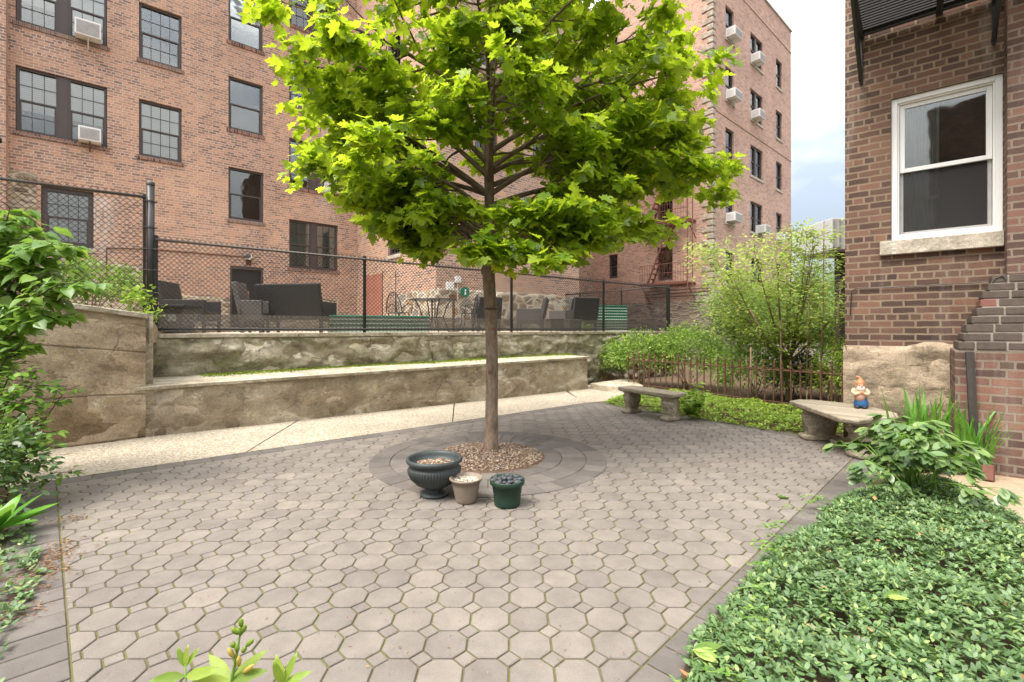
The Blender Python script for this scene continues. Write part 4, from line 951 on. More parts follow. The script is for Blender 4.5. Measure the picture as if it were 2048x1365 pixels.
# fire escape above the window
zL = FR.z(1735, 66, RU); aL_ = FR.a(1728, RU); aR_ = FR.a(2000, UP_)
fe = MB(); co_ = RU-1.15
fe.fbox(FR, aR_-1, aL_+.04, RU-.10, RU-.05, zL-.06, zL); fe.fbox(FR, aR_-1, aL_+.04, co_, co_+.05, zL-.06, zL)
fe.fbox(FR, aL_, aL_+.06, co_, RU, zL-.061, zL+.002); fe.fbox(FR, aL_-.75, aL_-.69, co_+.001, RU-.001, zL-.075, zL-.012)
k = 0; c_ = co_+.09
while c_ < RU-.1: fe.fbox(FR, aR_-1, aL_, c_, c_+.03, zL-.012, zL+.018); c_ += .062
zF = FR.z(1728, 163, RU)
for a_, zf in ((aL_+.03, zF), (aR_+.03, FR.z(2000, 82, RU))):
    fe.tube([FR.pt(a_, co_+.03, zL-.05), FR.pt(a_, RU-.03, zf)], .024, 4); fe.tube([FR.pt(a_, RU-.022, zL), FR.pt(a_, RU-.022, zf-.03)], .022, 4)
for i in range(12): a_ = aL_-i*.13; fe.tube([FR.pt(a_, co_+.02, zL), FR.pt(a_, co_+.02, zL+.95)], .009, 5)
fe.build('fire_escape', M['black_metal'], nb)
# wing of the same building behind the photographer (seen in the panes)
b = MB(); b.fbox(FR, -8, -.35, -5.3, -5.0, 0, 8.5); b.build('rear_wing_wall', M['brick_dark'], nb)
b = MB(); b.fbox(FR, aC+.5, aC+1.3, RU+1.9, RU+3.1, 2.55, 3.25)
t = thing('rooftop_unit', 'pale grey metal box jutting past the dark brick corner', 'utility box', tuple(gp(1676, 700, .0)*0+Vector((7.8, 11.2, 0))))
q0 = Vector((7.55, 11.2, 0))
MB().box(7.5, 9.2, 11.2, 12.6, 3.25, 4.0).build('housing', simple('ribbed_grey_panel', (.50, .51, .53), .5, var=.05), t, bevel=.02)
b = MB()
for i in range(12): b.box(7.52+i*.14, 7.56+i*.14, 11.185, 11.199, 3.32, 3.95)
b.build('ribs', M['ac_grille'], t)
MB().box(7.9, 8.1, 11.5, 11.7, -.06, 3.25).build('post', M['galv'], t)
# ---------------------------------------------------------------- chain link fences
def link_mesh(F, c, a0, a1, z0, z1fn, cell=.075, r=.0034, zig=True):
    """woven diamonds: two families of thin straight wires"""
    b = MB(); Hh = max(z1fn(a0), z1fn(a1))-z0; k = a0-Hh
    while k < a1+Hh:
        for sgn in (1, -1):
            s0, s1 = (k, k+sgn*Hh)
            # clip to [a0,a1]
            t0, t1 = 0.0, 1.0; da = s1-s0
            lo_, hi_ = sorted(((a0-s0)/da, (a1-s0)/da)); t0, t1 = max(t0, lo_), min(t1, hi_)
            if t1-t0 < .02: continue
            pA, pB = s0+da*t0, s0+da*t1; zA, zB = z0+Hh*t0, z0+Hh*t1
            # knuckle wiggle gives the woven look
            n = max(1, int((t1-t0)*Hh/(cell*2)))
            p0, p1 = F.pt(pA, c+sgn*.002, zA), F.pt(pB, c+sgn*.002, min(zB, z1fn(pB)))
            b.tube([p0, p1], r, 3, cap=False)
        k += cell
    return b
def chain_fence(name, label, F, c, posts, z0, ztop, cell=.075, r=.004, pr=.032, screen=None, rail=.021, tall=None, group=None, brail=True, cap=True):
    a0, a1 = posts[0], posts[-1]; t = thing(name, label, 'fence', tuple(F.pt((a0+a1)/2, c, z0)), 0, group)
    for p in posts:
        b = MB(); zt = ztop(p)+.03; b.tube([F.pt(p, c, z0-.02), F.pt(p, c, zt)], pr, 12)
        if cap: b.blob(F.pt(p, c, zt), (pr*1.15, pr*1.15, .03), 1)
        for f_ in (.25, .5, .75): z_ = z0+(zt-z0)*f_; b.tube([F.pt(p, c, z_-.012), F.pt(p, c, z_+.012)], pr*1.18, 12)
        b.build('post', M['black_metal'], t, smooth=False)
    b = MB(); b.tube([F.pt(a0, c-.03, ztop(a0)-.02), F.pt(a1, c-.03, ztop(a1)-.02)], rail, 8); b.build('top_rail', M['galv'], t, smooth=True)
    if brail: b = MB(); b.tube([F.pt(a0, c-.03, z0+.06), F.pt(a1, c-.03, z0+.06)], rail*.8, 8); b.build('bottom_rail', M['black_metal'], t, smooth=True)
    b = link_mesh(F, c-.036, a0, a1, z0+.01, lambda a: ztop(a)+.045, cell, r); b.build('wire_mesh', M['wire'], t)
    if screen: b = MB(); b.fbox(F, a0+.03, a1-.03, c+.0355, c+.0365, z0+.02, z0+screen); b.build('lower_screen', M['screen'], t)
    return t
WFC = WC+.10
fz = lambda a: 2.79-(a-.2)*.0085
fp = [FW.a(p, WFC) for p in (311, 729, 1023, 1207, 1338)]
chain_fence('chain_link_fence', 'long black chain link fence on top of the mossy retaining wall', FW, WFC, fp, WT+.01, fz, screen=.30)
fa = FW.a(301, WFC); tl_ = [fa-4.6, fa-.0]
t = chain_fence('chain_link_fence', 'taller chain link fence at the left above the planter wall', FW, WFC-.01, [tl_[0], fa-.075], 1.42, lambda a: 3.42+.0*a, pr=.02, brail=False, cap=False, cell=.082, r=.004)
t = thing('fence_post', 'tall thick black terminal post where the two chain link fences meet', 'post', tuple(FW.pt(fa, WFC, 1.3)))
b = MB(); b.tube([FW.pt(fa, WFC, 1.32), FW.pt(fa, WFC, 3.60)], .052, 16); b.build('post', M['black_metal'], t, smooth=True)
MB().lathe([(.056, 0), (.058, .03), (.045, .055), (0, .065)], 16, Matrix.Translation(FW.pt(fa, WFC, 3.6))).build('cap', M['galv'], t, smooth=True)
for z_ in (1.6, 1.95, 2.3, 2.62, 2.95, 3.35): b = MB(); b.tube([FW.pt(fa-.09, WFC-.03, z_), FW.pt(fa+.09, WFC-.03, z_)], .012, 6); b.tube([FW.pt(fa, WFC, z_-.014), FW.pt(fa, WFC, z_+.014)], .057, 16); b.build('band', M['galv'], t)
# the terrace's end fence, running back to the building
e0 = Vector(FW.pt(fp[-1], WFC, 0)); ed = (FW.n*.93+FW.u*-.02).normalized(); FE = Frame((ed.x, ed.y), (FW.u.x, FW.u.y)); 
FE = Frame((FW.n.x, FW.n.y), (FW.u.x, FW.u.y)); ec = fp[-1]
va_ = [WFC+.07, FE.a(1243, ec), FE.a(1160, ec)-.0, FE.a(1105, ec)]
chain_fence('chain_link_fence', 'short chain link fence closing the far end of the terrace', FE, ec, sorted(va_), WT, lambda a: 2.74, cell=.075, r=.0034, pr=.03)

# ---------------------------------------------------------------- terrace furniture
TZ0 = 1.325
def local_thing(name, label, cat, px, Y, rz, z=TZ0, group=None):
    return thing(name, label, cat, (dxp(px)*Y, Y, z), R(rz), group)
def armchair(label, px, Y, rz, w=.68, d=.70, hb=.92, mat='wicker', group='dark wicker armchairs on the terrace', sofa=False):
    """x = width, +y = back; the chair faces -y"""
    t = local_thing('wicker_sofa' if sofa else 'wicker_armchair', label, 'sofa' if sofa else 'armchair', px, Y, rz, group=None if sofa else group)
    m = M[mat]; th = .09
    MB().box(-w/2+th, w/2-th, -d/2, d/2-.1, .26, .40).build('seat', m, t, local=True, bevel=.02)
    b = MB(); Mx = Matrix.Translation((0, d/2-.07, .26)) @ Matrix.Rotation(R(-12), 4, 'X'); b.box(-w/2, w/2, -.05, .05, 0, hb-.26, Mx); b.build('backrest', m, t, local=True, bevel=.015)
    for s in (-1, 1):
        x0, x1 = (s*w/2-th, s*w/2) if s > 0 else (-w/2, -w/2+th)
        MB().box(x0, x1, -d/2, d/2-.02, .22, .62).build('arm', m, t, local=True, bevel=.015)
        for y in (-d/2+.03, d/2-.06): MB().box(x0+.02, x1-.02, y-.025, y+.025, 0, .22).build('leg', m, t, local=True)
    return t
armchair('black wicker armchair nearest the thick fence post, seen from the side', 385, 9.2, 100, w=.74, d=.74, hb=.98)
armchair('long black wicker sofa seen from behind in front of the dark door', 597, 9.8, 180-8, w=1.36, d=.6, hb=.98, sofa=True)
armchair('narrow grey wicker chair standing against the end of the sofa', 509, 9.3, 100, w=.5, d=.42, hb=.98, mat='wicker_grey')
armchair('black wicker armchair partly hidden behind the maple trunk', 972, 12.9, 200, w=.66, d=.66, hb=.92)
armchair('grey-brown wicker armchair in profile just right of the maple trunk', 1062, 13.2, -100, w=.68, d=.72, hb=.92, mat='wicker_grey')
armchair('black wicker armchair half hidden beside the far sofa back', 1126, 14.6, -120, w=.62, d=.66, hb=1.0, mat='wicker_grey')
armchair('far black wicker sofa seen from behind beside the tall green planter', 1160, 14.2, 180+20, w=.8, d=.7, hb=1.0, sofa=True)
def low_box(name, label, cat, px, Y, rz, w, d, h, mat, top=.03, group=None):
    t = local_thing(name, label, cat, px, Y, rz, group=group)
    MB().box(-w/2+.03, w/2-.03, -d/2+.03, d/2-.03, .02, h-top).build('body', M[mat], t, local=True, bevel=.015)
    MB().box(-w/2, w/2, -d/2, d/2, h-top, h).build('top', M[mat], t, local=True, bevel=.008)
    for x in (-1, 1):
        for y in (-1, 1): MB().box(x*(w/2-.06)-.02, x*(w/2-.06)+.02, y*(d/2-.06)-.02, y*(d/2-.06)+.02, 0, .02).build('foot', M[mat], t, local=True)
    return t
low_box('side_table', 'low grey wicker side table between the profile armchair and the far sofa', 'table', 1108, 12.6, 20, .42, .42, .34, 'wicker_grey')
low_box('ottoman', 'small grey wicker ottoman just left of the far sofa back', 'ottoman', 1146, 12.9, 15, .40, .42, .33, 'wicker_grey')
# square tapered planter near the post
t = local_thing('planter_pot', 'square tapered dark planter with a peeling label by the fence post', 'planter', 347, 8.1, 8)
b = MB(); w0, w1, hh = .21, .28, .42
b.mesh([(s*w0, q_*w0, 0) for s, q_ in ((-1, -1), (1, -1), (1, 1), (-1, 1))]+[(s*w1, q_*w1, hh) for s, q_ in ((-1, -1), (1, -1), (1, 1), (-1, 1))], [(3, 2, 1, 0), (4, 5, 6, 7)]+[(i, (i+1) % 4, 4+(i+1) % 4, 4+i) for i in range(4)])
b.build('body', M['wicker_grey'], t, local=True, bevel=.01)
MB().box(-.31, .31, -.31, .31, hh, hh+.05).build('rim', M['black_metal'], t, local=True, bevel=.01)
b = MB(); b.box(.05, .17, -.262, -.250, .2, .32); b.build('peeling_label', simple('faded_label', (.5, .56, .5), .6, var=.5, scale=30), t, local=True)
# corrugated planters
def corrugated(label, px0, px1, Y0, Y1, h, group='green and white corrugated planters'):
    A, B = Vector((dxp(px0)*Y0, Y0, TZ0)), Vector((dxp(px1)*Y1, Y1, TZ0)); u = (B-A); L_ = u.length; u.normalize(); n = Vector((-u.y, u.x, 0)); D_ = .75
    t = thing('corrugated_planter', label, 'planter', tuple((A+B)/2+n*D_/2), 0, group)
    b = MB(); w = MB(); per = .085; N = int(h/per)
    ctr = [A, B, B+n*D_, A+n*D_]
    for i in range(4):
        p, q_ = ctr[i], ctr[(i+1) % 4]; e = (q_-p).normalized(); o_ = Vector((e.y, -e.x, 0)); sub = 6
        prof = [(o_*(.016*math.sin(2*math.pi*k/sub)), k*per/sub) for k in range(N*sub+1)]
        for k in range(N*sub):
            (o0, z0_), (o1, z1_) = prof[k], prof[k+1]; white = (k % sub) in (0, 1)
            (w if white else b).poly([p+o0+Vector((0, 0, z0_)), q_+o0+Vector((0, 0, z0_)), q_+o1+Vector((0, 0, z1_)), p+o1+Vector((0, 0, z1_))])
    b.build('green_panel', M['green_tin'], t); w.build('white_stripes', M['white_tin'], t)
    r_ = MB()
    for i in range(4): r_.tube([ctr[i]+Vector((0, 0, N*per)), ctr[(i+1) % 4]+Vector((0, 0, N*per))], .018, 6)
    r_.build('rim', M['green_tin'], t)
    z_ = N*per-.06; r2 = MB(); r2.poly([c_+Vector((0, 0, z_)) for c_ in ctr]); r2.build('earth', M['soil'], t)
    return t
corrugated('long low green and white corrugated planter beside the sofa', 658, 858, 9.7, 10.5, .37)
corrugated('tall green corrugated planter near the right end of the fence', 1181, 1254, 14.3, 14.6, .78)
# round table and wire chairs
def wire_chair(label, px, Y, rz):
    t = local_thing('wire_chair', label, 'chair', px, Y, rz, group='black wire dining chairs')
    b = MB(); ring = [(.22*math.cos(a), .21*math.sin(a), .45) for a in [2*math.pi*k/20 for k in range(21)]]; b.tube(ring, .011, 6)
    b.lathe([(0, .44), (.2, .445), (.21, .45), (0, .452)], 18); b.build('seat', M['black_metal'], t, local=True)
    b = MB(); hoop = [(.24*math.cos(a), .14+.10*math.sin(a)*0+.06*math.sin(a), .46+.47*math.sin(a)) for a in [math.pi*k/16 for k in range(17)]]
    b.tube(hoop, .012, 6)
    for i in range(1, 9):
        x = -.24+.48*i/9; zt = .46+.47*math.sqrt(max(0, 1-(x/.24)**2)); b.tube([(x*.75, .17, .45), (x, .14+.06*math.sqrt(max(0, 1-(x/.24)**2)), zt)], .006, 5)
    b.build('backrest', M['black_metal'], t, local=True)
    for s in (-1, 1):
        b = MB(); b.tube([(s*.24, .15, .55), (s*.28, -.02, .66), (s*.27, -.18, .64), (s*.23, -.2, .45)], .010, 6); b.build('arm', M['black_metal'], t, local=True)
        for y, yy in ((-.17, -.23), (.15, .26)): b = MB(); b.tube([(s*.17, y, .45), (s*.16, y, .25), (s*.24, yy, 0)], .011, 6); b.build('leg', M['black_metal'], t, local=True)
    return t
wire_chair('black wire dining chair with a fan back left of the round table', 797, 11.3, 150)
wire_chair('black wire dining chair right of the round table, its back to the trunk', 940, 11.8, -70)
t = local_thing('round_table', 'round black metal dining table between two wire chairs', 'table', 866, 11.3, 0)
MB().lathe([(0, .745), (.56, .745), (.57, .755), (.56, .77), (0, .772)], 40).build('tabletop', M['black_metal'], t, local=True, smooth=False)
b = MB()
for k in range(3): a = 2.1*k; b.tube([(.05*math.cos(a), .05*math.sin(a), .745), (.04*math.cos(a), .04*math.sin(a), .4), (.05*math.cos(a), .05*math.sin(a), .22)], .012, 6)
b.lathe([(.0, .33), (.24, .335), (.24, .35), (0, .352)], 20); b.build('pedestal', M['black_metal'], t, local=True)
for k in range(4):
    a = .5+math.pi/2*k; b = MB(); b.tube([(.44*math.cos(a), .44*math.sin(a), .745), (.34*math.cos(a), .34*math.sin(a), .6), (.26*math.cos(a), .26*math.sin(a), .34), (.40*math.cos(a), .40*math.sin(a), 0)], .013, 6); b.build('leg', M['black_metal'], t, local=True)
p = Vector((dxp(907)*12.2, 12.2, TZ0)); b = MB(); b.tube([p, p+Vector((0, 0, .92))], .035, 6); b.box(p.x-.11, p.x+.05, p.y-.04, p.y+.04, p.z+.80, p.z+.95); b.box(p.x-.12, p.x+.12, p.y-.12, p.y+.12, p.z, p.z+.02)
o = b.build('umbrella_stand', M['rust'], org=tuple(p)); tag(o, 'rusty post standing between the round table and a wire chair', 'post')
p = Vector((dxp(765)*13.5, 13.5, TZ0)); q_ = p+Vector((.36, .05, 0)); b = MB(); hh = (658-543)/955*13.5+.075
b.tube([p, p+Vector((0, 0, hh)), q_+Vector((0, 0, hh)), q_], .012, 5); o = b.build('plant_trellis', M['black_metal'], org=tuple(p)); tag(o, 'thin black upright metal hoop in front of the red patch', 'trellis')

# ---------------------------------------------------------------- iron picket fence
IP0, IP1 = Vector((2.79, 11.4, 0)), Vector((5.35, 7.48, 0)); iu = (IP1-IP0).normalized(); il = (IP1-IP0).length; npk = 31
t = thing('picket_fence', 'rusty wrought iron picket fence in front of the green shrubs', 'fence', tuple((IP0+IP1)/2))
sc_ = MB()
for i in range(npk):
    s = il*i/(npk-1); p = IP0+iu*s; lean = Vector((random.uniform(-.012, .012), random.uniform(-.012, .012), 0)); b = MB(); hh = .86+.02*math.sin(i*2.1)
    big = i in (1, 16, 27)
    b.tube([p+Vector((0, 0, -.05)), p+lean+Vector((0, 0, hh-.11))], .014 if not big else .02, 6); b.tube([p+lean+Vector((0, 0, hh-.11)), p+lean+Vector((0, 0, hh-.08)), p+lean+Vector((0, 0, hh))], [.012, .021, .003], 6)
    b.tube([p+lean+Vector((0, 0, hh-.16)), p+lean+Vector((0, 0, hh-.13))], .022, 6); b.build('picket', M['rust'], t)
    if i < npk-1:
        w = il/(npk-1); pts = [p+iu*(w*(.5-.5*math.cos(math.pi*k/8)))+Vector((0, 0, .745-.075*math.sin(math.pi*k/8)+.01)) for k in range(9)]; sc_.tube(pts, .0055, 4)
sc_.build('scrollwork', M['rust'], t)
for z_ in (.665, .10): b = MB(); b.tube([IP0+Vector((0, 0, z_)), IP1+iu*.1+Vector((0, 0, z_))], .011, 6); b.build('rail', M['rust'], t)

# ---------------------------------------------------------------- stone benches and gnome
def leg_block(t, c, ang, w, th, h, z0=.0):
    """carved scroll leg: a rounded vase profile between a plinth and an abacus"""
    Mx = Matrix.Translation(c) @ Matrix.Rotation(ang, 4, 'Z'); b = MB(); N = 28
    prof = [(0, 1.0), (.05, 1.06), (.13, 1.08), (.16, .98), (.17, .80), (.24, .74), (.38, .80), (.55, .92), (.72, 1.0), (.82, .97), (.88, .86), (.93, .92), (1, 1.0)]
    rows = []
    for (tt, s) in prof:
        row = []
        for k in range(N):
            a = 2*math.pi*k/N; ca, sa = math.cos(a), math.sin(a); e = .32 if tt < .17 or tt > .9 else .62
            x = math.copysign(abs(ca)**e, ca)*w/2*s; y = math.copysign(abs(sa)**e, sa)*th/2*(s*.6+.4)
            if .2 < tt < .86: g_ = 1+.07*math.sin(6*a+9*tt)+.05*mnoise.noise(Vector((x*22, y*22, tt*9))); x *= g_; y *= g_
            row.append(Mx @ Vector((x, y, z0+tt*h)))
        rows.append(row)
    V = [p for r_ in rows for p in r_]; F_ = []
    for i in range(len(rows)-1):
        for k in range(N): F_.append((i*N+k, i*N+(k+1) % N, (i+1)*N+(k+1) % N, (i+1)*N+k))
    F_.append(tuple(reversed(range(N)))); F_.append(tuple((len(rows)-1)*N+k for k in range(N)))
    b.mesh(V, F_); return b.build('leg', M['caststone'], t, smooth=True)
# straight bench
bc = Vector((2.22, 7.66, 0)); bu = Vector((.52, -.854, 0)); ba = math.atan2(bu.y, bu.x)
t = thing('stone_bench', 'straight carved stone bench near the far corner of the paving', 'bench', tuple(bc))
Mx = Matrix.Translation(bc) @ Matrix.Rotation(ba, 4, 'Z'); b = MB()
L_, D_ = .57, .19
outl = [(-L_, -D_+.03), (-L_+.03, -D_), (L_-.03, -D_), (L_, -D_+.03), (L_, D_-.03), (L_-.03, D_), (-L_+.03, D_), (-L_, D_-.03)]
def slab(b, pts, zs, Mx=None):
    """zs: list of (z, inset factor) for a closed polygon"""
    c = sum((Vector(p) for p in pts), Vector((0, 0)))/len(pts); n = len(pts); V = []; 
    for z, k in zs:
        for p in pts: q_ = c+(Vector(p)-c)*k; v = Vector((q_.x, q_.y, z)); V.append(Mx @ v if Mx else v)
    F_ = [tuple(reversed(range(n)))]+[(i*n+j, i*n+(j+1) % n, (i+1)*n+(j+1) % n, (i+1)*n+j) for i in range(len(zs)-1) for j in range(n)]+[tuple((len(zs)-1)*n+j for j in range(n))]
    b.mesh(V, F_); return b
slab(b, outl, [(.355, .90), (.362, .94), (.375, 1.0), (.415, 1.0), (.425, .98)], Mx); b.build('seat', M['caststone'], t, bevel=.004)
for s in (-.40, .40): leg_block(t, Mx @ Vector((s, 0, 0)), ba+math.pi/2, .31, .17, .357)
# curved bench with clipped ends
t = thing('stone_bench', 'curved stone bench with clipped corners beside the brick wall', 'bench', (3.9, 5.9, 0))
pts = [(3.66, 6.30), (3.84, 6.42), (4.02, 6.40), (4.26, 6.12), (4.38, 5.80), (4.34, 5.38), (4.18, 5.16), (3.62, 4.98), (3.50, 5.12), (3.55, 5.45), (3.60, 5.80)]
b = MB(); slab(b, pts, [(.385, .90), (.392, .93), (.402, .99), (.43, 1.0), (.445, 1.0), (.452, .975)]); b.build('seat', M['caststone'], t, bevel=.004)
leg_block(t, Vector((3.90, 6.05, 0)), R(-12), .42, .22, .388); leg_block(t, Vector((3.90, 5.22, 0)), R(15), .42, .22, .388)
MB().box(3.9, 4.35, 5.62, 5.85, -.04, .05, Matrix.Identity(4)).build('stepping_stone', M['coping'], org=(4.1, 5.7, 0)); tag(bpy.data.objects['stepping_stone'], 'flat dark stone on the soil under the curved bench', 'stone')
# gnome
GP = Vector((4.17, 5.72, .452)); Mg = Matrix.Translation(GP) @ Matrix.Rotation(R(-22), 4, 'Z')     # faces -y, turned to the left
t = thing('garden_gnome', 'painted garden gnome in an orange cap sitting on the curved bench', 'garden gnome', tuple(GP))
skin = simple('gnome_skin', (.55, .28, .16), .5, var=.15); capm = simple('gnome_cap', (.50, .22, .10), .5, var=.25, scale=20); bwm = simple('gnome_beard', (.62, .58, .52), .7, var=.1, scale=40, bump=.6)
shirt = simple('gnome_shirt', (.56, .40, .27), .55, var=.15); apron = simple('gnome_apron', (.52, .30, .22), .55, var=.2); blue = simple('gnome_trousers', (.03, .11, .26), .4, var=.2); boot = simple('gnome_boots', (.03, .032, .04), .35)
def gb(fn, name, mt, par=t): b = MB(); fn(b); return b.build(name, mt, par, smooth=True)
b = MB()
def ell(b, c, r, n=2, j=0, s=0): b.blob(Mg @ Vector(c), r, 3, j, 0, s, Mg.to_3x3().to_4x4())
ell(b, (0, 0, .165), (.068, .058, .085)); body = b.build('body', shirt, t, smooth=True)
b = MB(); ell(b, (-.005, -.012, .145), (.056, .058, .075)); b.build('apron', apron, body, smooth=True)
b = MB(); b.lathe([(.0, 0), (.072, .0), (.075, .03), (.068, .07), (.055, .12), (.03, .14)], 20, Mg @ Matrix.Translation((.012, .012, .01))); b.build('trousers', blue, body, smooth=True)
for s in (-1, 1):
    b = MB(); b.tube([Mg @ Vector(v) for v in ((s*.055, .0, .225), (s*.078, -.02, .185), (s*.06, -.05, .165), (s*.015, -.062, .185))], [.024, .026, .021, .015], 12); b.build('arm', shirt, body, smooth=True)
    b = MB(); ell(b, (s*.012, -.064, .19), (.016, .014, .016))
    for k in range(4): b.tube([Mg @ Vector((s*.012, -.07, .182+.007*k)), Mg @ Vector((-s*.004, -.079, .184+.006*k))], .0042, 6)
    b.tube([Mg @ Vector((s*.014, -.066, .20)), Mg @ Vector((s*.004, -.074, .212))], .0045, 6); b.build('hand', skin, body, smooth=True)
    b = MB(); ell(b, (s*.035-.012, -.055, .018), (.026, .048, .02)); b.build('boot', boot, body, smooth=True)
b = MB(); ell(b, (0, -.012, .268), (.046, .046, .046)); hd = b.build('head', skin, t, smooth=True)
b = MB(); ell(b, (0, -.062, .262), (.012, .012, .012)); b.build('nose', skin, hd, smooth=True)
for s in (-1, 1):
    b = MB(); ell(b, (s*.018, -.052, .276), (.006, .005, .006)); b.build('eye', boot, hd, smooth=True)
    b = MB(); ell(b, (s*.046, -.008, .268), (.008, .012, .015)); b.build('ear', skin, hd, smooth=True)
b = MB(); ell(b, (0, -.034, .235), (.044, .034, .042), 2, .1, 3); ell(b, (0, -.045, .205), (.028, .02, .03)); b.build('beard', bwm, hd, smooth=True)
b = MB(); b.tube([Mg @ Vector(v) for v in ((0, -.004, .276), (0, -.002, .296), (0, .004, .322), (-.004, .006, .348), (-.018, 0, .368), (-.036, -.006, .372), (-.046, -.008, .366))], [.05, .048, .038, .024, .015, .009, .003], 16); b.build('cap', capm, hd, smooth=True)

# ---------------------------------------------------------------- pots
def fluted(a, z): return 1+(.028*math.cos(56*a) if .10 < z < .235 else 0)
p0 = Vector((-.655, 4.03, 0)); t = thing('urn_planter', 'large dark grey fluted urn on a foot, leftmost of the three pots', 'plant pot', tuple(p0)); Tm = Matrix.Translation(p0)
slate = simple('slate_glaze', (.045, .055, .055), .5, var=.35, scale=5, bump=.15)
b = MB(); b.lathe([(0, 0), (.115, 0), (.122, .012), (.118, .024), (.085, .036), (.07, .05), (.085, .066), (.15, .10), (.195, .15), (.215, .195), (.218, .225), (.212, .24), (.200, .25), (.205, .262), (.218, .272), (.232, .285), (.237, .30), (.232, .315), (.222, .32), (.208, .314), (.203, .29), (.19, .24), (0, .235)], 280, Tm, rfun=fluted)
b.build('bowl', slate, t, smooth=True)
p1 = Vector((-.372, 3.87, 0)); t2 = thing('plastic_pot', 'small beige ribbed pot between the urn and the green pot', 'plant pot', tuple(p1)); Tm = Matrix.Translation(p1)
beige = simple('beige_plastic', (.22, .175, .135), .6, var=.3, scale=9, bump=.1)
b = MB(); b.lathe([(0, .005), (.072, .005), (.076, 0), (.082, .01), (.088, .03), (.108, .13), (.115, .172), (.128, .176), (.136, .19), (.135, .198), (.127, .2), (.118, .195), (.113, .17), (0, .16)], 72, Tm, rfun=lambda a, z: 1+(.008*math.cos(24*a) if .03 < z < .165 else 0)); b.build('pot', beige, t2, smooth=True)
p2 = Vector((-.038, 3.80, 0)); t3 = thing('plastic_pot', 'dark green nursery pot heaped with dark stones, rightmost of the three', 'plant pot', tuple(p2)); Tm = Matrix.Translation(p2)
grn = simple('green_plastic', (.016, .042, .026), .45, var=.4, scale=7, bump=.1)
b = MB(); b.lathe([(0, .006), (.095, .006), (.1, 0), (.104, .01), (.108, .05), (.1095, .10), (.113, .105), (.121, .165), (.134, .168), (.138, .175), (.14, .2), (.137, .207), (.131, .205), (.127, .17), (0, .165)], 48, Tm); b.build('pot', grn, t3, smooth=True)
def pebbles(name, label, c, rad, z, n, s0, s1, cols, seed, mound=.02, kind='stuff'):
    rr = random.Random(seed); b = MB()
    for i in range(n):
        a = rr.random()*6.283; r_ = rad*math.sqrt(rr.random()); s = rr.uniform(s0, s1); Mr = Matrix.Rotation(rr.random()*6.28, 4, 'Z') @ Matrix.Rotation(rr.uniform(-.5, .5), 4, 'X')
        b.blob(Vector((c.x+r_*math.cos(a), c.y+r_*math.sin(a), z+mound*(1-(r_/rad)**2)+rr.uniform(-.003, .006))), (s, s*rr.uniform(.55, .9), s*rr.uniform(.35, .6)), 1, .3, 0, i, Mr)
    m = NT(name+'_mat'); ng = m.n('ShaderNodeNewGeometry'); cc = m.ramp(ng.outputs['Random Per Island'], cols, 'CONSTANT'); cc = m.mix(cc, m.ramp(m.noise(m.geo(), 60, 4), [(.3, .35), (.7, .65)]), .5, 'OVERLAY'); m.bump(m.noise(m.geo(), 120, 3), .3, .002)
    o = b.build(name, m.set(cc, .7, .3), smooth=True); tag(o, label, 'gravel' if kind else None, kind=kind); return o
PEB = [(0, (.16, .10, .065)), (.25, (.24, .165, .11)), (.5, (.18, .145, .12)), (.68, (.32, .24, .165)), (.85, (.42, .35, .27)), (.93, (.09, .07, .055))]
pebbles('pebbles', 'mixed brown pebbles filling the large grey urn', p0, .185, .248, 420, .010, .019, PEB, 3, .012)
pebbles('pebbles', 'pale gravel lying in the small beige pot', p1+Vector((0, .01, 0)), .105, .168, 130, .008, .015, [(0, (.5, .44, .34)), (.4, (.62, .56, .46)), (.8, (.36, .3, .22))], 4, .008)
pebbles('pebbles', 'brown river gravel around the maple trunk', Vector((RC.x, RC.y+.03, 0)), .585, .012, 3600, .008, .018, PEB, 5, .042)
darks = simple('dark_river_stone', (.06, .064, .07), .5, var=.35, scale=25, bump=.3)
rr = random.Random(11); layer = [(.095, 12, .180), (.06, 9, .196), (.03, 5, .215), (.004, 1, .232), (.108, 8, .196)]
for rad_, n_, z_ in layer:
    for k in range(n_):
        a = 6.283*(k+rr.random()*.4)/n_; c = p2+Vector((rad_*math.cos(a), rad_*math.sin(a), z_+rr.uniform(-.004, .006))); s = rr.uniform(.024, .032)
        b = MB(); b.blob(c, (s, s*rr.uniform(.6, .75), s*rr.uniform(.5, .65)), 2, .2, 0, k+rad_*99, Matrix.Rotation(rr.random()*6.28, 4, 'Z') @ Matrix.Rotation(rr.uniform(-.5, .5), 4, 'X'))
        o = b.build('river_stone', darks, smooth=True, org=tuple(c)); tag(o, 'smooth dark grey stone heaped in the green pot', 'stone', 'dark stones heaped in the green pot')
b = MB(); Mb = Matrix.Translation((4.49, 4.50, .05)) @ Matrix.Rotation(R(38), 4, 'Z') @ Matrix.Rotation(R(14), 4, 'Y'); b.box(-.045, .045, -.04, .04, -.08, .07, Mb); o = b.build('loose_brick', simple('terracotta', (.17, .075, .055), .85, var=.4, scale=9), org=(4.49, 4.50, .05), bevel=.008); tag(o, 'single red brick standing on end at the foot of the buttress', 'brick')
def pp(px, py, Y): return Vector((dxp(px)*Y, Y, EYE+(HY-py)/FPX*Y))
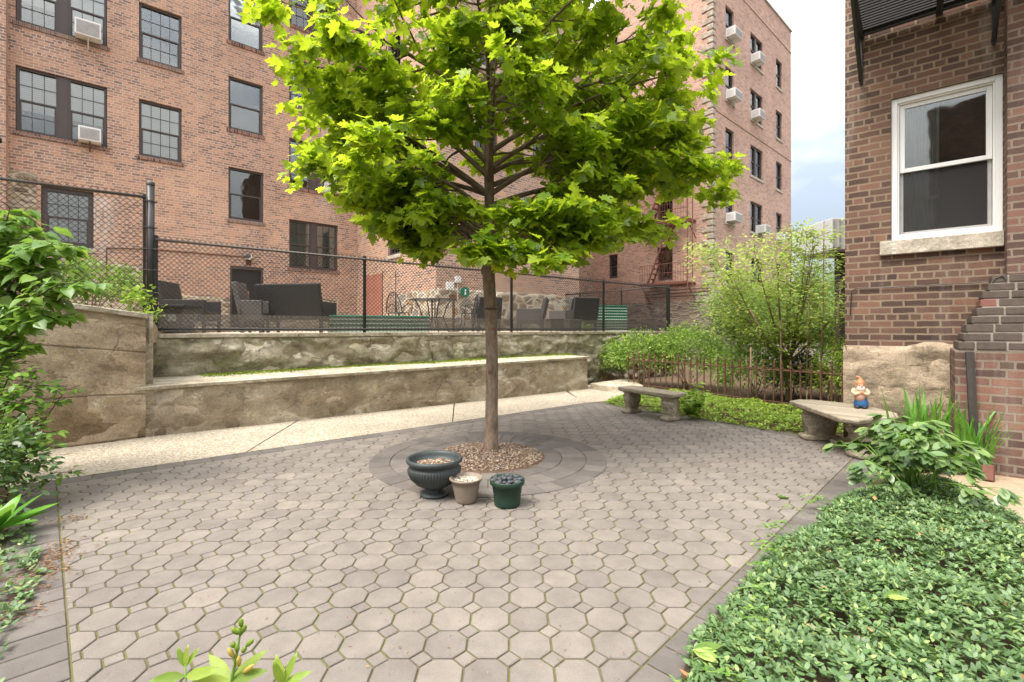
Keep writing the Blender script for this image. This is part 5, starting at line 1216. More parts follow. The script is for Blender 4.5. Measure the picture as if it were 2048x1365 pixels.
# ---------------------------------------------------------------- maple
MT = Vector((-.235, 5.33, 0))
mp_ = thing('maple_tree', 'young maple with bright green leaves growing in the round gravel bed', 'tree', tuple(MT))
tr = MB(); trunk_pts = [(-.235, 5.33, -.05), (-.235, 5.33, .02), (-.232, 5.335, .10), (-.228, 5.34, .5), (-.222, 5.34, 1.0), (-.232, 5.34, 1.45), (-.238, 5.345, 1.62), (-.262, 5.345, 2.0), (-.262, 5.35, 2.2), (-.25, 5.36, 2.6), (-.26, 5.38, 3.2), (-.27, 5.40, 3.8), (-.25, 5.44, 4.5), (-.23, 5.46, 5.3), (-.22, 5.46, 6.2), (-.2, 5.45, 7.0)]
tr_r = [.105, .092, .079, .071, .068, .069, .071, .070, .064, .059, .055, .05, .041, .03, .019, .008]
def tpos(z):
    for i in range(len(trunk_pts)-1):
        a, b_ = trunk_pts[i], trunk_pts[i+1]
        if a[2] <= z <= b_[2]: t_ = (z-a[2])/(b_[2]-a[2]); return Vector(a).lerp(Vector(b_), t_), tr_r[i]+(tr_r[i+1]-tr_r[i])*t_
    return Vector(trunk_pts[-1]), .01
tp2 = []; tr2 = []
for i in range(60):
    z = -.05+7.0*i/59; p, r_ = tpos(max(z, -.05)); k = 1+.05*mnoise.noise(Vector((0, 0, z*5)))+(.12 if abs(z-2.05) < .08 else 0); tp2.append(p); tr2.append(r_*k*.98)
tr.tube(tp2, tr2, 20)
for (z, a) in ((2.05, 2.9), (1.43, -1.2), (1.62, -.4), (.95, -1.9)): p, r_ = tpos(z); tr.blob(p+Vector((math.cos(a), math.sin(a), 0))*r_*.9, (.03, .03, .05), 2)
trunk = tr.build('trunk', M['bark'], mp_, smooth=True)
b = MB(); p, r_ = tpos(1.62); ring = [p+Vector(((r_+.012)*math.cos(a), (r_+.012)*math.sin(a), 0)) for a in [6.2832*k/24 for k in range(25)]]; b.tube(ring+[], .007, 5, cap=False); b.tube([p+Vector((r_+.012, 0, 0)), p+Vector((r_+.045, -.01, -.005))], .007, 5); b.build('tie_band', M['galv'], mp_)
# crown envelope: half-width to left/right by height
def env(z, side):
    L = [(2.15, .5), (2.45, .95), (2.85, 1.85), (3.3, 2.5), (3.6, 2.8), (4.1, 2.75), (4.6, 2.4), (5.1, 2.0), (5.8, 1.9), (6.5, 1.3), (7.1, .4)]
    Rr = [(2.0, .35), (2.2, 1.1), (2.5, 1.9), (2.9, 2.4), (3.5, 2.45), (4.1, 2.3), (4.6, 2.25), (5.1, 2.3), (5.8, 2.0), (6.5, 1.3), (7.1, .4)]
    T = L if side < 0 else Rr
    for i in range(len(T)-1):
        if T[i][0] <= z <= T[i+1][0]: k = (z-T[i][0])/(T[i+1][0]-T[i][0]); return T[i][1]+(T[i+1][1]-T[i][1])*k
    return 0
def crad(z, az):
    c = math.cos(az); l, r_ = env(z, -1), env(z, 1); w = (c+1)/2; rx = l*(1-w)+r_*w; ry = (.56 if math.sin(az) < 0 else .85)*(l+r_)/2
    return 1/math.sqrt((math.cos(az)/max(rx, .01))**2+(math.sin(az)/max(ry, .01))**2)
rm = random.Random(21); br = MB(); LP_, LD_, LN_, LS_ = [], [], [], []
def branch_pts(p0, d, L, up, n=7, wob=.06):
    P = [p0.copy()]; d = d.normalized()
    for i in range(n):
        d = (d+Vector((rm.gauss(0, wob), rm.gauss(0, wob), rm.gauss(0, wob)+up/n))).normalized(); P.append(P[-1]+d*L/n)
    return P
def leaf_at(p, out, s):
    dz = rm.uniform(-1.15, .15); o = Vector((out.x, out.y, 0)); 
    if o.length < .01: o = Vector((1, 0, 0))
    o.normalize(); a = rm.gauss(0, .8); o = Vector((o.x*math.cos(a)-o.y*math.sin(a), o.x*math.sin(a)+o.y*math.cos(a), 0))
    d = Vector((o.x, o.y, dz)).normalized(); n = Vector((rm.gauss(0, .5)+o.x*.5, rm.gauss(0, .5)+o.y*.5, .9)).normalized()
    LP_.append(tuple(p)); LD_.append(tuple(d)); LN_.append(tuple(n)); LS_.append(s)
def twig(p0, d, L, r0):
    P = branch_pts(p0, d, L, -.12, 4, .10); br.tube(P, [r0, r0*.8, r0*.6, r0*.45, r0*.3], 4, cap=False)
    for i, p in enumerate(P[1:]):
        for k in range(3 if i < 3 else 4):
            o = d+Vector((rm.gauss(0, .7), rm.gauss(0, .7), 0)); pet = Vector((rm.gauss(0, .07), rm.gauss(0, .07), rm.uniform(-.07, .04)))
            leaf_at(p+pet, o, rm.uniform(.075, .14))
nb_ = 0; za = 2.3; gold = 0
PLAN = [(2.12, pp(850, 500, 5.0)), (2.2, pp(940, 505, 4.7)), (2.3, pp(1340, 455, 5.2)), (2.15, pp(1130, 520, 4.5)), (2.25, pp(1250, 470, 4.9)), (2.4, pp(700, 400, 5.3)), (2.5, pp(1420, 330, 5.3)), (2.6, pp(620, 330, 5.2)), (2.9, pp(570, 200, 5.3)), (2.9, pp(580, 250, 5.6)), (3.1, pp(620, 150, 5.1)), (2.35, pp(760, 440, 5.0)), (2.45, pp(700, 360, 4.8)), (2.3, pp(880, 470, 5.6)), (2.3, pp(800, 455, 5.4)), (2.4, pp(740, 415, 5.6)), (2.35, pp(830, 420, 4.6)), (2.55, pp(660, 300, 5.5)), (3.9, pp(1400, 60, 5.3)), (3.6, pp(1400, 130, 5.0)), (2.6, pp(1300, 380, 5.6)), (2.9, pp(1400, 240, 5.0)), (3.0, pp(1440, 310, 5.6)), (3.2, pp(1380, 200, 5.3))]
while za < 6.7 or PLAN:
    plan = PLAN.pop(0) if PLAN else None
    gold += 2.399+rm.uniform(-.3, .3); az = gold
    if plan: az = math.atan2(plan[1].y-5.38, plan[1].x-MT.x)
    z_at = plan[0] if plan else za; p0, r0 = tpos(z_at)
    # the branch rises from the trunk then levels out toward the envelope
    rise = .45 if z_at > 2.9 else (.30 if z_at > 2.5 else .12)
    zt = min(z_at+rise+.3*(z_at > 3), 6.9); rad = crad(zt, az)*rm.uniform(.86, 1.0)
    if rad < .25: za += .1; continue
    if plan: zt = plan[1].z; rad = math.hypot(plan[1].y-5.38, plan[1].x-MT.x)*.84
    tip = Vector((MT.x+rad*math.cos(az), 5.38+rad*math.sin(az), zt))
    mid = p0.lerp(tip, .45)+Vector((0, 0, .16+.05*rad)); P = []
    for i in range(10): t_ = i/9; P.append(p0*(1-t_)**2+mid*2*t_*(1-t_)+tip*t_**2+Vector((mnoise.noise(Vector((t_*3, nb_, 1)))*.05*t_, mnoise.noise(Vector((t_*3, nb_, 5)))*.05*t_, 0)))
    rb = min(.032, .012+.012*rad)*(1-.4*(z_at > 5)); br.tube(P, [rb*(1-.85*i/9) for i in range(10)], 7, cap=False)
    for i in range(2, 10):
        t_ = i/9; sidev = Vector((-math.sin(az), math.cos(az), 0)); outv = Vector((math.cos(az), math.sin(az), 0))
        for sg in (-1, 1):
            if rm.random() < .24: continue
            sub = rad*(.46-.26*t_)*rm.uniform(.7, 1.15)
            d = outv*.55+sidev*sg*.9+Vector((0, 0, rm.uniform(-.12, .28)))
            Q = branch_pts(P[i], d, sub, .0, 4, .09); r1 = rb*(1-.85*t_)*.6+.002
            br.tube(Q, [r1*(1-.7*j/4) for j in range(5)], 5, cap=False)
            for j in range(1, 5):
                for s2 in (-1, 1):
                    if rm.random() < .42+.42*(mnoise.noise(Q[j]*1.6) > .06) or (Q[j].z < 4.2 and math.hypot(Q[j].x+.25, Q[j].y-5.4) < .55): continue
                    d2 = (Q[j]-Q[j-1]).normalized()+sidev*s2*rm.uniform(.2, .9)+outv*rm.uniform(-.2, .6)+Vector((0, 0, rm.uniform(-.25, .25)))
                    twig(Q[j], d2.normalized(), rm.uniform(.14, .26), .0028)
        if i == 9: twig(P[i], outv, .25, .003)
    nb_ += 1
    if not plan: za += (.12 if za < 3.6 else .14)
limb = MB()
br.build('branches', M['bark'], mp_, smooth=True)
LPa, LDa, LNa, LSa = map(np.array, (LP_, LD_, LN_, LS_))
V_, T_ = place_leaves(LEAF_MAPLE, LPa, LDa, LNa, LSa); cr = fast_mesh('crown', V_, T_, M['maple_leaf'], mp_)
print('maple leaves', len(LPa), 'branches', nb_)

# ---------------------------------------------------------------- generic plants
def leafy(name, label, cat, base, pts, dirs, nrm, size, tmplt, mat, stems=None, stem_mat='stem', part='foliage', group=None, wid=None):
    t = thing(name, label, cat, tuple(base), 0, group); V, T = place_leaves(tmplt, pts, dirs, nrm, size, wid); fast_mesh(part, V, T, M[mat], t)
    if stems is not None: stems.build('stems', M[stem_mat], t, smooth=True)
    return t
def clump_cloud(n_cl, per, centers_fn, r_cl, seed=0):
    """leaf clusters: positions gathered round twig tips"""
    g = np.random.default_rng(seed); C_ = np.array([centers_fn(g) for _ in range(n_cl)]); P = np.repeat(C_, per, 0)+g.normal(size=(n_cl*per, 3))*np.array(r_cl)
    return C_, P, g
def shrub(name, label, cat, base, c, r, n_cl, per, size, tm, mat, seed=0, rcl=.10, stems=9, stem_r=.008, stem_mat='stem', droop=.0, low=-.4, group=None):
    """rounded shrub: stems from the base to clumps in an ellipsoid shell"""
    c = np.array(c, float); r = np.array(r, float)
    def cf(g):
        while True:
            d = g.normal(size=3); d /= np.linalg.norm(d)
            if d[2] > low: break
        k = g.uniform(.45, 1.0)**.6; k *= 1+.22*mnoise.noise(Vector(d*2.3)+Vector((seed, 0, 0))); return c+d*r*k
    C_, P, g = clump_cloud(n_cl, per, cf, (rcl, rcl, rcl*.8), seed)
    D = (P-np.repeat(C_, per, 0)); D += (P-c)/r*rcl*.8; D[:, 2] += -droop; D += g.normal(size=D.shape)*.02; N = g.normal(size=D.shape)*.45+np.array([0, 0, 1])
    b = MB(); bv = Vector(base)
    for i in range(stems):
        q_ = Vector(C_[i % n_cl]); m_ = bv.lerp(q_, .5)+Vector((g.normal()*.05, g.normal()*.05, .08)); s0 = bv+Vector((g.normal()*.05, g.normal()*.05, 0)); b.tube([s0, m_, q_], [stem_r, stem_r*.8, stem_r*.3], 5, cap=False)
    S = g.uniform(size*.6, size*1.25, len(P)); return leafy(name, label, cat, base, P, D, N, S, tm, mat, b, stem_mat, group=group)
def in_poly(x, y, P):
    ins = False; n = len(P)
    for i in range(n):
        x1, y1 = P[i]; x2, y2 = P[(i+1) % n]
        if (y1 > y) != (y2 > y) and x < (x2-x1)*(y-y1)/(y2-y1)+x1: ins = not ins
    return ins
def edge_d(x, y, P):
    m = 9e9; n = len(P)
    for i in range(n):
        a, b_ = Vector(P[i]), Vector(P[(i+1) % n]); p = Vector((x, y)); ab = b_-a; t_ = max(0, min(1, (p-a).dot(ab)/ab.length_squared)); m = min(m, (p-a-ab*t_).length)
    return m
def carpet(name, label, cat, poly, n, hfn, size, tm, mat, seed, per=5, upright=.5, kind='stuff', rise=.5, spread=.012):
    g = np.random.default_rng(seed); xs = [p[0] for p in poly]; ys = [p[1] for p in poly]; C_ = []; Hh = []
    while len(C_) < n:
        x, y = g.uniform(min(xs), max(xs)), g.uniform(min(ys), max(ys))
        if not in_poly(x, y, poly): continue
        h_ = hfn(x, y, min(1, edge_d(x, y, poly)/.25)); 
        if h_ is None: continue
        C_.append((x, y, h_*(1-.45*g.random()**2.2)))
    C_ = np.array(C_); P = np.repeat(C_, per, 0); a = g.uniform(0, 6.283, len(P)); P[:, :2] += g.normal(size=(len(P), 2))*spread
    tilt = np.repeat(g.normal(size=(n, 2))*.35, per, 0); D = np.stack([np.cos(a)+tilt[:, 0], np.sin(a)+tilt[:, 1], g.normal(rise, .35, len(P))], 1)
    N = np.stack([-np.cos(a)*rise+tilt[:, 0]*.4, -np.sin(a)*rise+tilt[:, 1]*.4, np.ones(len(P))], 1)+g.normal(size=(len(P), 3))*.15
    V, T = place_leaves(tm, P, D, N, g.uniform(size*.55, size*1.2, len(P))); o = fast_mesh(name, V, T, M[mat]); tag(o, label, cat, kind=kind); return o
# vinca carpet, right foreground
VP = [(.52, 1.2), (.60, 1.80), (.83, 2.15), (1.12, 2.44), (1.45, 2.78), (1.70, 3.10), (2.1, 3.30), (2.35, 3.62), (2.75, 3.95), (3.55, 4.30), (3.95, 4.25), (3.72, 3.55), (3.35, 2.9), (3.3, 1.6), (2.4, .7), (1.1, .65)]
def vh(x, y, e): return (.03+.16*e*(.75+.5*mnoise.noise(Vector((x*2.2, y*2.2, 0)))))
sheet('bed_soil', VP, -.004+.01, M['soil'])
carpet('periwinkle_ground_cover', 'glossy dark green periwinkle carpet filling the right foreground', 'ground cover', VP, 10500, vh, .034, LEAF_OVAL, 'vinca_leaf', 5, 6, rise=.5)
# left bed
LB = [(-.85, .56), (-4.29, 4.07), (-4.6, 4.3), (-6.0, 3.2), (-5, 1), (-2.4, .3)]
sheet('bed_soil', LB, .006, M['soil'])
LBi = [(-1.5, 1.1), (-1.98, 1.75), (-2.32, 2.25), (-2.68, 2.75), (-3.3, 3.3), (-4.0, 3.85), (-5.5, 3), (-4.6, 1), (-2.6, .6)]
carpet('periwinkle_ground_cover', 'patchy periwinkle and weeds along the left edge of the paving', 'ground cover', LBi, 2600, lambda x, y, e: .02+.12*e*(.6+.6*mnoise.noise(Vector((x*2, y*2, 4)))), .040, LEAF_OVAL, 'vinca_leaf', 8, 5, rise=.4)
# fallen leaves and pine straw
m = NT('leaf_litter'); ng = m.n('ShaderNodeNewGeometry'); c = m.ramp(ng.outputs['Random Per Island'], [(0, (.10, .05, .025)), (.5, (.27, .13, .055)), (1, (.42, .26, .12))]); M['litter'] = m.set(c, .8, .2)
def litter(label, pts, n, sp, seed, thin=.12, size=.03):
    g = np.random.default_rng(seed); C_ = np.array([pts[g.integers(len(pts))] for _ in range(n)]); P = np.column_stack([C_+g.normal(size=(n, 2))*sp, g.uniform(.004, .014, n)]); a = g.uniform(0, 6.283, n)
    V, T = place_leaves(LEAF_TINY, P, np.stack([np.cos(a), np.sin(a), g.normal(0, .06, n)], 1), g.normal(size=(n, 3))*.25+np.array([0, 0, 1]), g.uniform(size*.6, size*1.3, n), g.uniform(thin*.6, thin*1.6, n)); o = fast_mesh('leaf_litter', V, T, M['litter']); tag(o, label, 'leaf litter', kind='stuff')
lp = [gp(px, py).to_2d()[:] for px, py in ((110, 1105), (125, 1090), (90, 1125), (70, 1140), (100, 1140), (60, 1180), (40, 1200), (135, 1110), (140, 1040), (50, 1160), (80, 1150), (40, 1230))]
litter('rusty brown leaf litter spilling over the left paving edge', lp, 900, .06, 4, .22, .03)
litter('dry brown straw at the right paving edge by the peony', [gp(px, py).to_2d()[:] for px, py in ((1720, 1050), (1735, 1040), (1750, 1060), (1700, 1060))], 350, .06, 5, .12, .06)
litter('scattered dry crumbs over the paving', [gp(x, y).to_2d()[:] for x, y in zip(rng.uniform(250, 1500, 260), rng.uniform(850, 1350, 260))], 260, .05, 6, .5, .014)

# moss along the ledge
mossp = [FW.pt(a, WC-.10-.0*a, 0).to_2d()[:] for a in np.linspace(.6, 7.5, 60)]
g = np.random.default_rng(9); n = 9000; aa = g.uniform(.4, 8.2, n); dd = np.abs(g.normal(0, .15, n))*(.6+.8*np.clip(np.sin(aa*1.7)+.4, 0, 1)); P = np.array([FW.pt(a, WC-.05-d_, .665+.0125*(a)) for a, d_ in zip(aa, dd)]); P[:, 2] += g.uniform(-.008, .0, n)
V, T = place_leaves(LEAF_TINY, P, np.column_stack([g.normal(size=(n, 2)), g.uniform(.3, 1.4, n)]), rdir(n), g.uniform(.016, .04, n)); M['moss'] = leafmat('bright_moss', [(0, (.10, .15, .02)), (1, (.26, .32, .04))], .2, .8, .1)
o = fast_mesh('moss', V, T, M['moss']); tag(o, 'bright green moss along the back of the bench wall ledge', 'moss', kind='stuff')
# moss tufts in the joints
n = 2600; P = []; g = np.random.default_rng(12)
while len(P) < n:
    x, y = g.uniform(-3, 3.5), g.uniform(2.2, 8.2)
    if mnoise.noise(Vector((x*1.3, y*1.3, 8))) < .12: continue
    k = round((x-ox)/P_)*P_+ox; j = round((y-oy)/P_)*P_+oy
    if g.random() < .5: p = (k+g.normal()*.004, j+P_/2+g.uniform(-.04, .04))
    else: p = (k+P_/2+g.uniform(-.04, .04), j+g.normal()*.004)
    if (Vector(p)-RC).length < RR+.02 or not in_poly(*p, [NP[:], LP[:], CP[:], DP[:]]): continue
    P.append((p[0], p[1], -.003))
P = np.array(P); V, T = place_leaves(LEAF_TINY, P, np.column_stack([g.normal(size=(n, 2)), g.uniform(.0, .9, n)]), rdir(n), g.uniform(.006, .015, n)); o = fast_mesh('moss', V, T, M['moss']); tag(o, 'thin moss growing in the joints of the octagon paving', 'moss', kind='stuff')
# weeds strip in front of the picket fence
WP = [(1.72, 8.92), (2.15, 8.15), (2.7, 7.62), (3.15, 7.05), (3.6, 6.45), (3.75, 6.55), (4.3, 6.35), (4.55, 6.0), (5.5, 6.9), (5.1, 7.9), (4.3, 9.0), (3.3, 10.6), (2.5, 10.2)]
carpet('weeds', 'bright yellow-green weeds and grass between the paving and the picket fence', 'ground cover', WP, 3000, lambda x, y, e: .02+.09*e*(1+.8*mnoise.noise(Vector((x*3, y*3, 1)))), .055, LEAF_OVAL, 'weed_leaf', 15, 5, rise=.6, spread=.03)
WB = [(4.1, 5.3), (4.5, 5.9), (4.85, 5.3), (4.55, 4.7), (4.05, 4.6)]
carpet('weeds', 'low green weeds at the foot of the brick wall behind the iris', 'ground cover', WB, 420, lambda x, y, e: .02+.16*e, .055, LEAF_OVAL, 'weed_leaf', 16, 5, rise=.8, spread=.03)
# fern-like plant beside the straight bench
g = np.random.default_rng(31); base = Vector((2.78, 7.35, 0)); b = MB(); P = []; D = []; N = []; S = []
for i in range(16):
    a = g.uniform(0, 6.28); L = g.uniform(.35, .6); lean = g.uniform(.15, .6); pts = [base+Vector((math.cos(a)*L*lean*t_**1.4, math.sin(a)*L*lean*t_**1.4, L*(t_-.25*lean*t_*t_))) for t_ in np.linspace(0, 1, 9)]; b.tube(pts, .004, 4, cap=False)
    for k in range(2, 9):
        for s in (-1, 1):
            for _ in range(2): P.append(pts[k]+Vector(g.normal(size=3)*.01)); D.append((s*-math.sin(a)+math.cos(a)*.4+g.normal()*.2, s*math.cos(a)+math.sin(a)*.4+g.normal()*.2, .1+g.normal()*.2)); N.append((g.normal()*.3, g.normal()*.3, 1)); S.append(g.uniform(.07, .14)*(1.2-k*.06))
leafy('bleeding_heart_plant', 'bushy bright green plant at the right end of the straight stone bench', 'plant', base, P, D, N, S, LEAF_OVAL, 'weed_leaf', b, 'green_stem')
# shrubs behind the picket fence
specs = [((3.25, 12.0), (3.2, 12.0, .72), (.75, .7, .5), 190, 'rounded bright green shrub at the left end of the picket fence', 'shrub_leaf', .075),
         ((4.2, 11.4), (4.2, 11.3, .78), (.85, .8, .62), 240, 'tall leafy shrub behind the middle of the picket fence', 'shrub_leaf', .075),
         ((5.0, 9.8), (4.95, 9.8, .55), (.7, .7, .55), 170, 'loose green shrub behind the picket fence under the small tree', 'shrub_leaf', .065),
         ((6.1, 8.9), (6.1, 8.9, .5), (.45, .5, .62), 110, 'yellow-green shrub squeezed between fence and brick corner', 'weed_leaf', .06),
         ((2.95, 12.6), (2.7, 12.75, .55), (.35, .3, .5), 60, 'small pale shrub against the rubble retaining wall', 'shrub_leaf', .06)]
for i, (bs, c, r_, n_, lb, mt_, sz) in enumerate(specs): shrub('shrub', lb, 'shrub', (bs[0], bs[1], -.04), c, r_, n_, 26, sz, LEAF_OVAL, mt_, 40+i, .10, 14, .007)
shrub('spruce_bush', 'small dark blue-green conifer behind the right part of the picket fence', 'conifer', (5.95, 10.0, -.04), (5.95, 10.0, .42), (.5, .5, .5), 120, 60, .05, LEAF_TINY, 'spruce', 61, .09, 4)
# multi-stem small tree
def small_tree(name, label, base, h, spread, nst, ncl, per, sz, mat, seed, flat=.35, trunk_h=.9, tr_=.05, stakes=0, crown_c=None, group=None, tm=LEAF_OVAL, bias=(0, 0), rcl=.16, zlo=.38):
    g = random.Random(seed); t = thing(name, label, 'tree', tuple(base), 0, group); b = MB(); B = Vector(base); tips = []
    b.tube([B, B+Vector((.01, 0, trunk_h*.5)), B+Vector((0, 0, trunk_h))], [tr_*1.15, tr_*.95, tr_*.9], 8, cap=False)
    for i in range(nst):
        a = 6.283*i/nst+g.random(); L = h-trunk_h; rad = spread*g.uniform(.25, 1.0); top = B+Vector((math.cos(a)*rad+bias[0], math.sin(a)*rad+bias[1], trunk_h+L*g.uniform(.6, 1.0)*(1-.25*(rad/spread)**2)))
        s0 = B+Vector((0, 0, trunk_h*g.uniform(.75, .98))); mid = s0.lerp(top, .5)+Vector((math.cos(a)*rad*.12, math.sin(a)*rad*.12, -L*.05)); P = [s0*(1-k)**2+mid*2*k*(1-k)+top*k*k for k in [j/8 for j in range(9)]]
        b.tube(P, [tr_*.5*(1-.85*j/8) for j in range(9)], 6, cap=False)
        for j in range(2, 9):
            for s in range(3):
                aa = g.random()*6.283; l2 = spread*g.uniform(.15, .42)*(1.2-j*.06); q_ = P[j]+Vector((math.cos(aa)*l2, math.sin(aa)*l2, l2*g.uniform(-.05, .45))); b.tube([P[j], P[j].lerp(q_, .5)+Vector((0, 0, .03)), q_], [tr_*.12, tr_*.08, tr_*.03], 4, cap=False)
                for f_ in (.45, .75, 1.0): tips.append(P[j].lerp(q_, f_))
    b.build('trunk', M['stem'], t, smooth=True)
    g2 = np.random.default_rng(seed); T0 = np.array([tuple(x) for x in tips]); T0 = T0[T0[:, 2] > B.z+h*zlo]; C_ = T0[g2.integers(len(T0), size=ncl)]; C_ = C_+g2.normal(size=C_.shape)*np.array([rcl*.6, rcl*.6, rcl*.3]); P = np.repeat(C_, per, 0)+g2.normal(size=(ncl*per, 3))*np.array([rcl, rcl, rcl*flat])
    D = P-np.repeat(C_, per, 0)+g2.normal(size=P.shape)*.03; D[:, 2] -= .02; N = g2.normal(size=P.shape)*.35+np.array([0, 0, 1]); V, T = place_leaves(tm, P, D, N, g2.uniform(sz*.6, sz*1.25, len(P))); fast_mesh('crown', V, T, M[mat], t); return t
small_tree('ornamental_tree', 'airy pale green multi-stemmed tree behind the picket fence by the brick corner', (5.55, 9.6, -.04), 3.75, 1.6, 13, 560, 22, .078, 'myrtle_leaf', 71, .32, .85, .05, bias=(-.1, 0), zlo=.28)
CL = ['tallest bare cane, rising above the airy tree top', 'leaning bare cane nearest the brick corner', 'bare cane left of the airy tree centre', 'short slanting cane low at the left of the airy tree', 'bare cane just left of the tallest cane']
for px, py0, px2, py2 in ((1640, 790, 1655, 440), (1655, 790, 1690, 560), (1560, 640, 1552, 470), (1500, 620, 1545, 700), (1612, 780, 1625, 520)):
    Y = 8.9; b = MB(); b.tube([Vector((dxp(px)*Y, Y, EYE+(HY-py0)/FPX*Y)), Vector((dxp((px+px2)/2)*Y+.02, Y+.05, EYE+(HY-(py0+py2)/2)/FPX*Y)), Vector((dxp(px2)*Y, Y+.1, EYE+(HY-py2)/FPX*Y))], [.016, .014, .009], 6)
    z0_ = min(v[2] for v in b.v); p = Vector(b.v[0]); b.tube([Vector((p.x, p.y, -.05)), Vector((p.x, p.y, z0_+.05))], .016, 6)
    o = b.build('bare_cane', M['stem'], smooth=True, org=(p.x, p.y, 0)); tag(o, CL.pop(0), 'stem', 'bare canes in the airy tree')
# far greenery beyond the lot
for i, (x, y, h_, sp) in enumerate(((9.5, 20, 3.6, 2.2), (13.5, 22, 4.3, 2.4), (11.0, 15.5, 2.6, 1.5), (16.5, 24, 5.2, 2.6))):
    small_tree('street_tree', ['low green tree beyond the yard, left of the others', 'rounded green tree in the distance beyond the picket fence', 'bushy green tree between the yard and the street', 'tallest green tree in the distance next to the grey box'][i], (x, y, -.05), h_, sp, 9, 420, 26, .11, 'far_leaf', 80+i, .7, h_*.28, .09, rcl=.30, zlo=.22)
# distant low wall and parked grey mass
t = thing('boundary_wall', 'pale low street wall glimpsed through the shrubs', 'wall', (14, 18, 0)); MB().box(9, 24, 18.2, 18.4, -.05, .75, Matrix.Identity(4)).build('masonry', M['sillstone'], t); MB().box(8.95, 24.05, 18.15, 18.45, .75, .83).build('coping', M['coping'], t)
# ---------------------------------------------------------------- peony, iris
g = np.random.default_rng(101); base = Vector((3.20, 3.84, .02)); b = MB(); P, D, N, S = [], [], [], []
for i in range(60):
    a = g.uniform(0, 6.28); rad = g.uniform(.03, .42)+.06*g.normal(); hh = .635*(1-.5*(rad/.55)**2)*g.uniform(.5, 1.03); tip = base+Vector((math.cos(a)*rad, math.sin(a)*rad, hh)); s0 = base+Vector((g.normal()*.05, g.normal()*.05, 0)); b.tube([s0, s0.lerp(tip, .55)+Vector((0, 0, .07)), tip], [.006, .005, .003], 5, cap=False)
    for w in range(4):
        aa = a+g.uniform(-1.4, 1.4); q_ = tip+Vector((math.cos(aa)*.09, math.sin(aa)*.09, g.uniform(-.03, .03))); b.tube([tip, q_], .002, 4, cap=False)
        for f_ in (-.8, -.3, .15, .65): d = Vector((math.cos(aa+f_), math.sin(aa+f_), -.5+g.normal()*.25)); P.append(q_); D.append(d); N.append((d.x*.3+g.normal()*.2, d.y*.3-.15+g.normal()*.2, 1)); S.append(g.uniform(.07, .115))
leafy('peony_plant', 'leafy peony with broad glossy leaflets at the corner of the paving', 'plant', base, P, D, N, S, LEAF_OVAL, 'peony_leaf', b, 'green_stem', wid=np.full(len(P), 1.15))
def blades(label, base, n, h, spread, seed):
    g = random.Random(seed); t = thing('iris_plant', label, 'plant', tuple(base), 0, 'iris clumps by the brick wall'); b = MB()
    for i in range(n):
        a = g.random()*6.283; lean = g.uniform(.05, .5)*spread; L = h*g.uniform(.6, 1.05); w = g.uniform(.014, .022); s0 = Vector(base)+Vector((g.gauss(0, .08), g.gauss(0, .06), 0)); sd = Vector((-math.sin(a+g.uniform(-1, 1)), math.cos(a), 0)).normalized(); prev = None
        for k in range(9):
            t_ = k/8; p = s0+Vector((math.cos(a)*L*lean*t_**1.7, math.sin(a)*L*lean*t_**1.7, L*(t_-.18*lean*t_**3))); ww = w*(1-t_**2.5)+.0008; row = (p-sd*ww, p+Vector((math.cos(a), math.sin(a), 0))*.003, p+sd*ww)
            if prev: b.poly([prev[0], prev[1], row[1], row[0]]); b.poly([prev[1], prev[2], row[2], row[1]])
            prev = row
    b.build('foliage', M['iris_leaf'], t); return t
blades('tall clump of sword-shaped iris leaves behind the peony', (4.22, 4.85, 0), 44, .82, 1.1, 5)
blades('slimmer clump of iris blades against the foot of the buttress', (4.50, 4.66, 0), 34, .72, 1.1, 6)
blades('low clump of iris blades between the curved bench and the tall iris', (4.0, 4.95, 0), 12, .5, 1.2, 7)
# broad weed leaves in the carpet
g = np.random.default_rng(5)
for nm, px, py, z, s, mt_ in (('large pale dandelion leaf lying on the periwinkle', 1770, 1195, .15, .15, 'shrub_leaf'), ('broad green leaf under the peony', 1890, 985, .12, .24, 'peony_leaf'), ('light green leaf at the paving corner in the lower foreground', 1385, 1300, .10, .13, 'shrub_leaf')):
    p = gp(px, py, z); n = 5; ang = g.uniform(-.9, .9, n)-.2; V, T = place_leaves(LEAF_OVAL, [tuple(p)]*n, np.stack([np.cos(ang), np.sin(ang)*.6, g.uniform(-.1, .3, n)], 1), g.normal(size=(n, 3))*.25+np.array([0, -.3, 1]), g.uniform(s*.6, s, n), np.full(n, .75))
    t = thing('weed_plant', nm, 'weed', tuple(p-Vector((0, 0, z)))); fast_mesh('leaves', V, T, M[mt_], t); b = MB(); b.tube([p-Vector((0, 0, z)), p], .003, 5); b.build('stem', M['green_stem'], t)
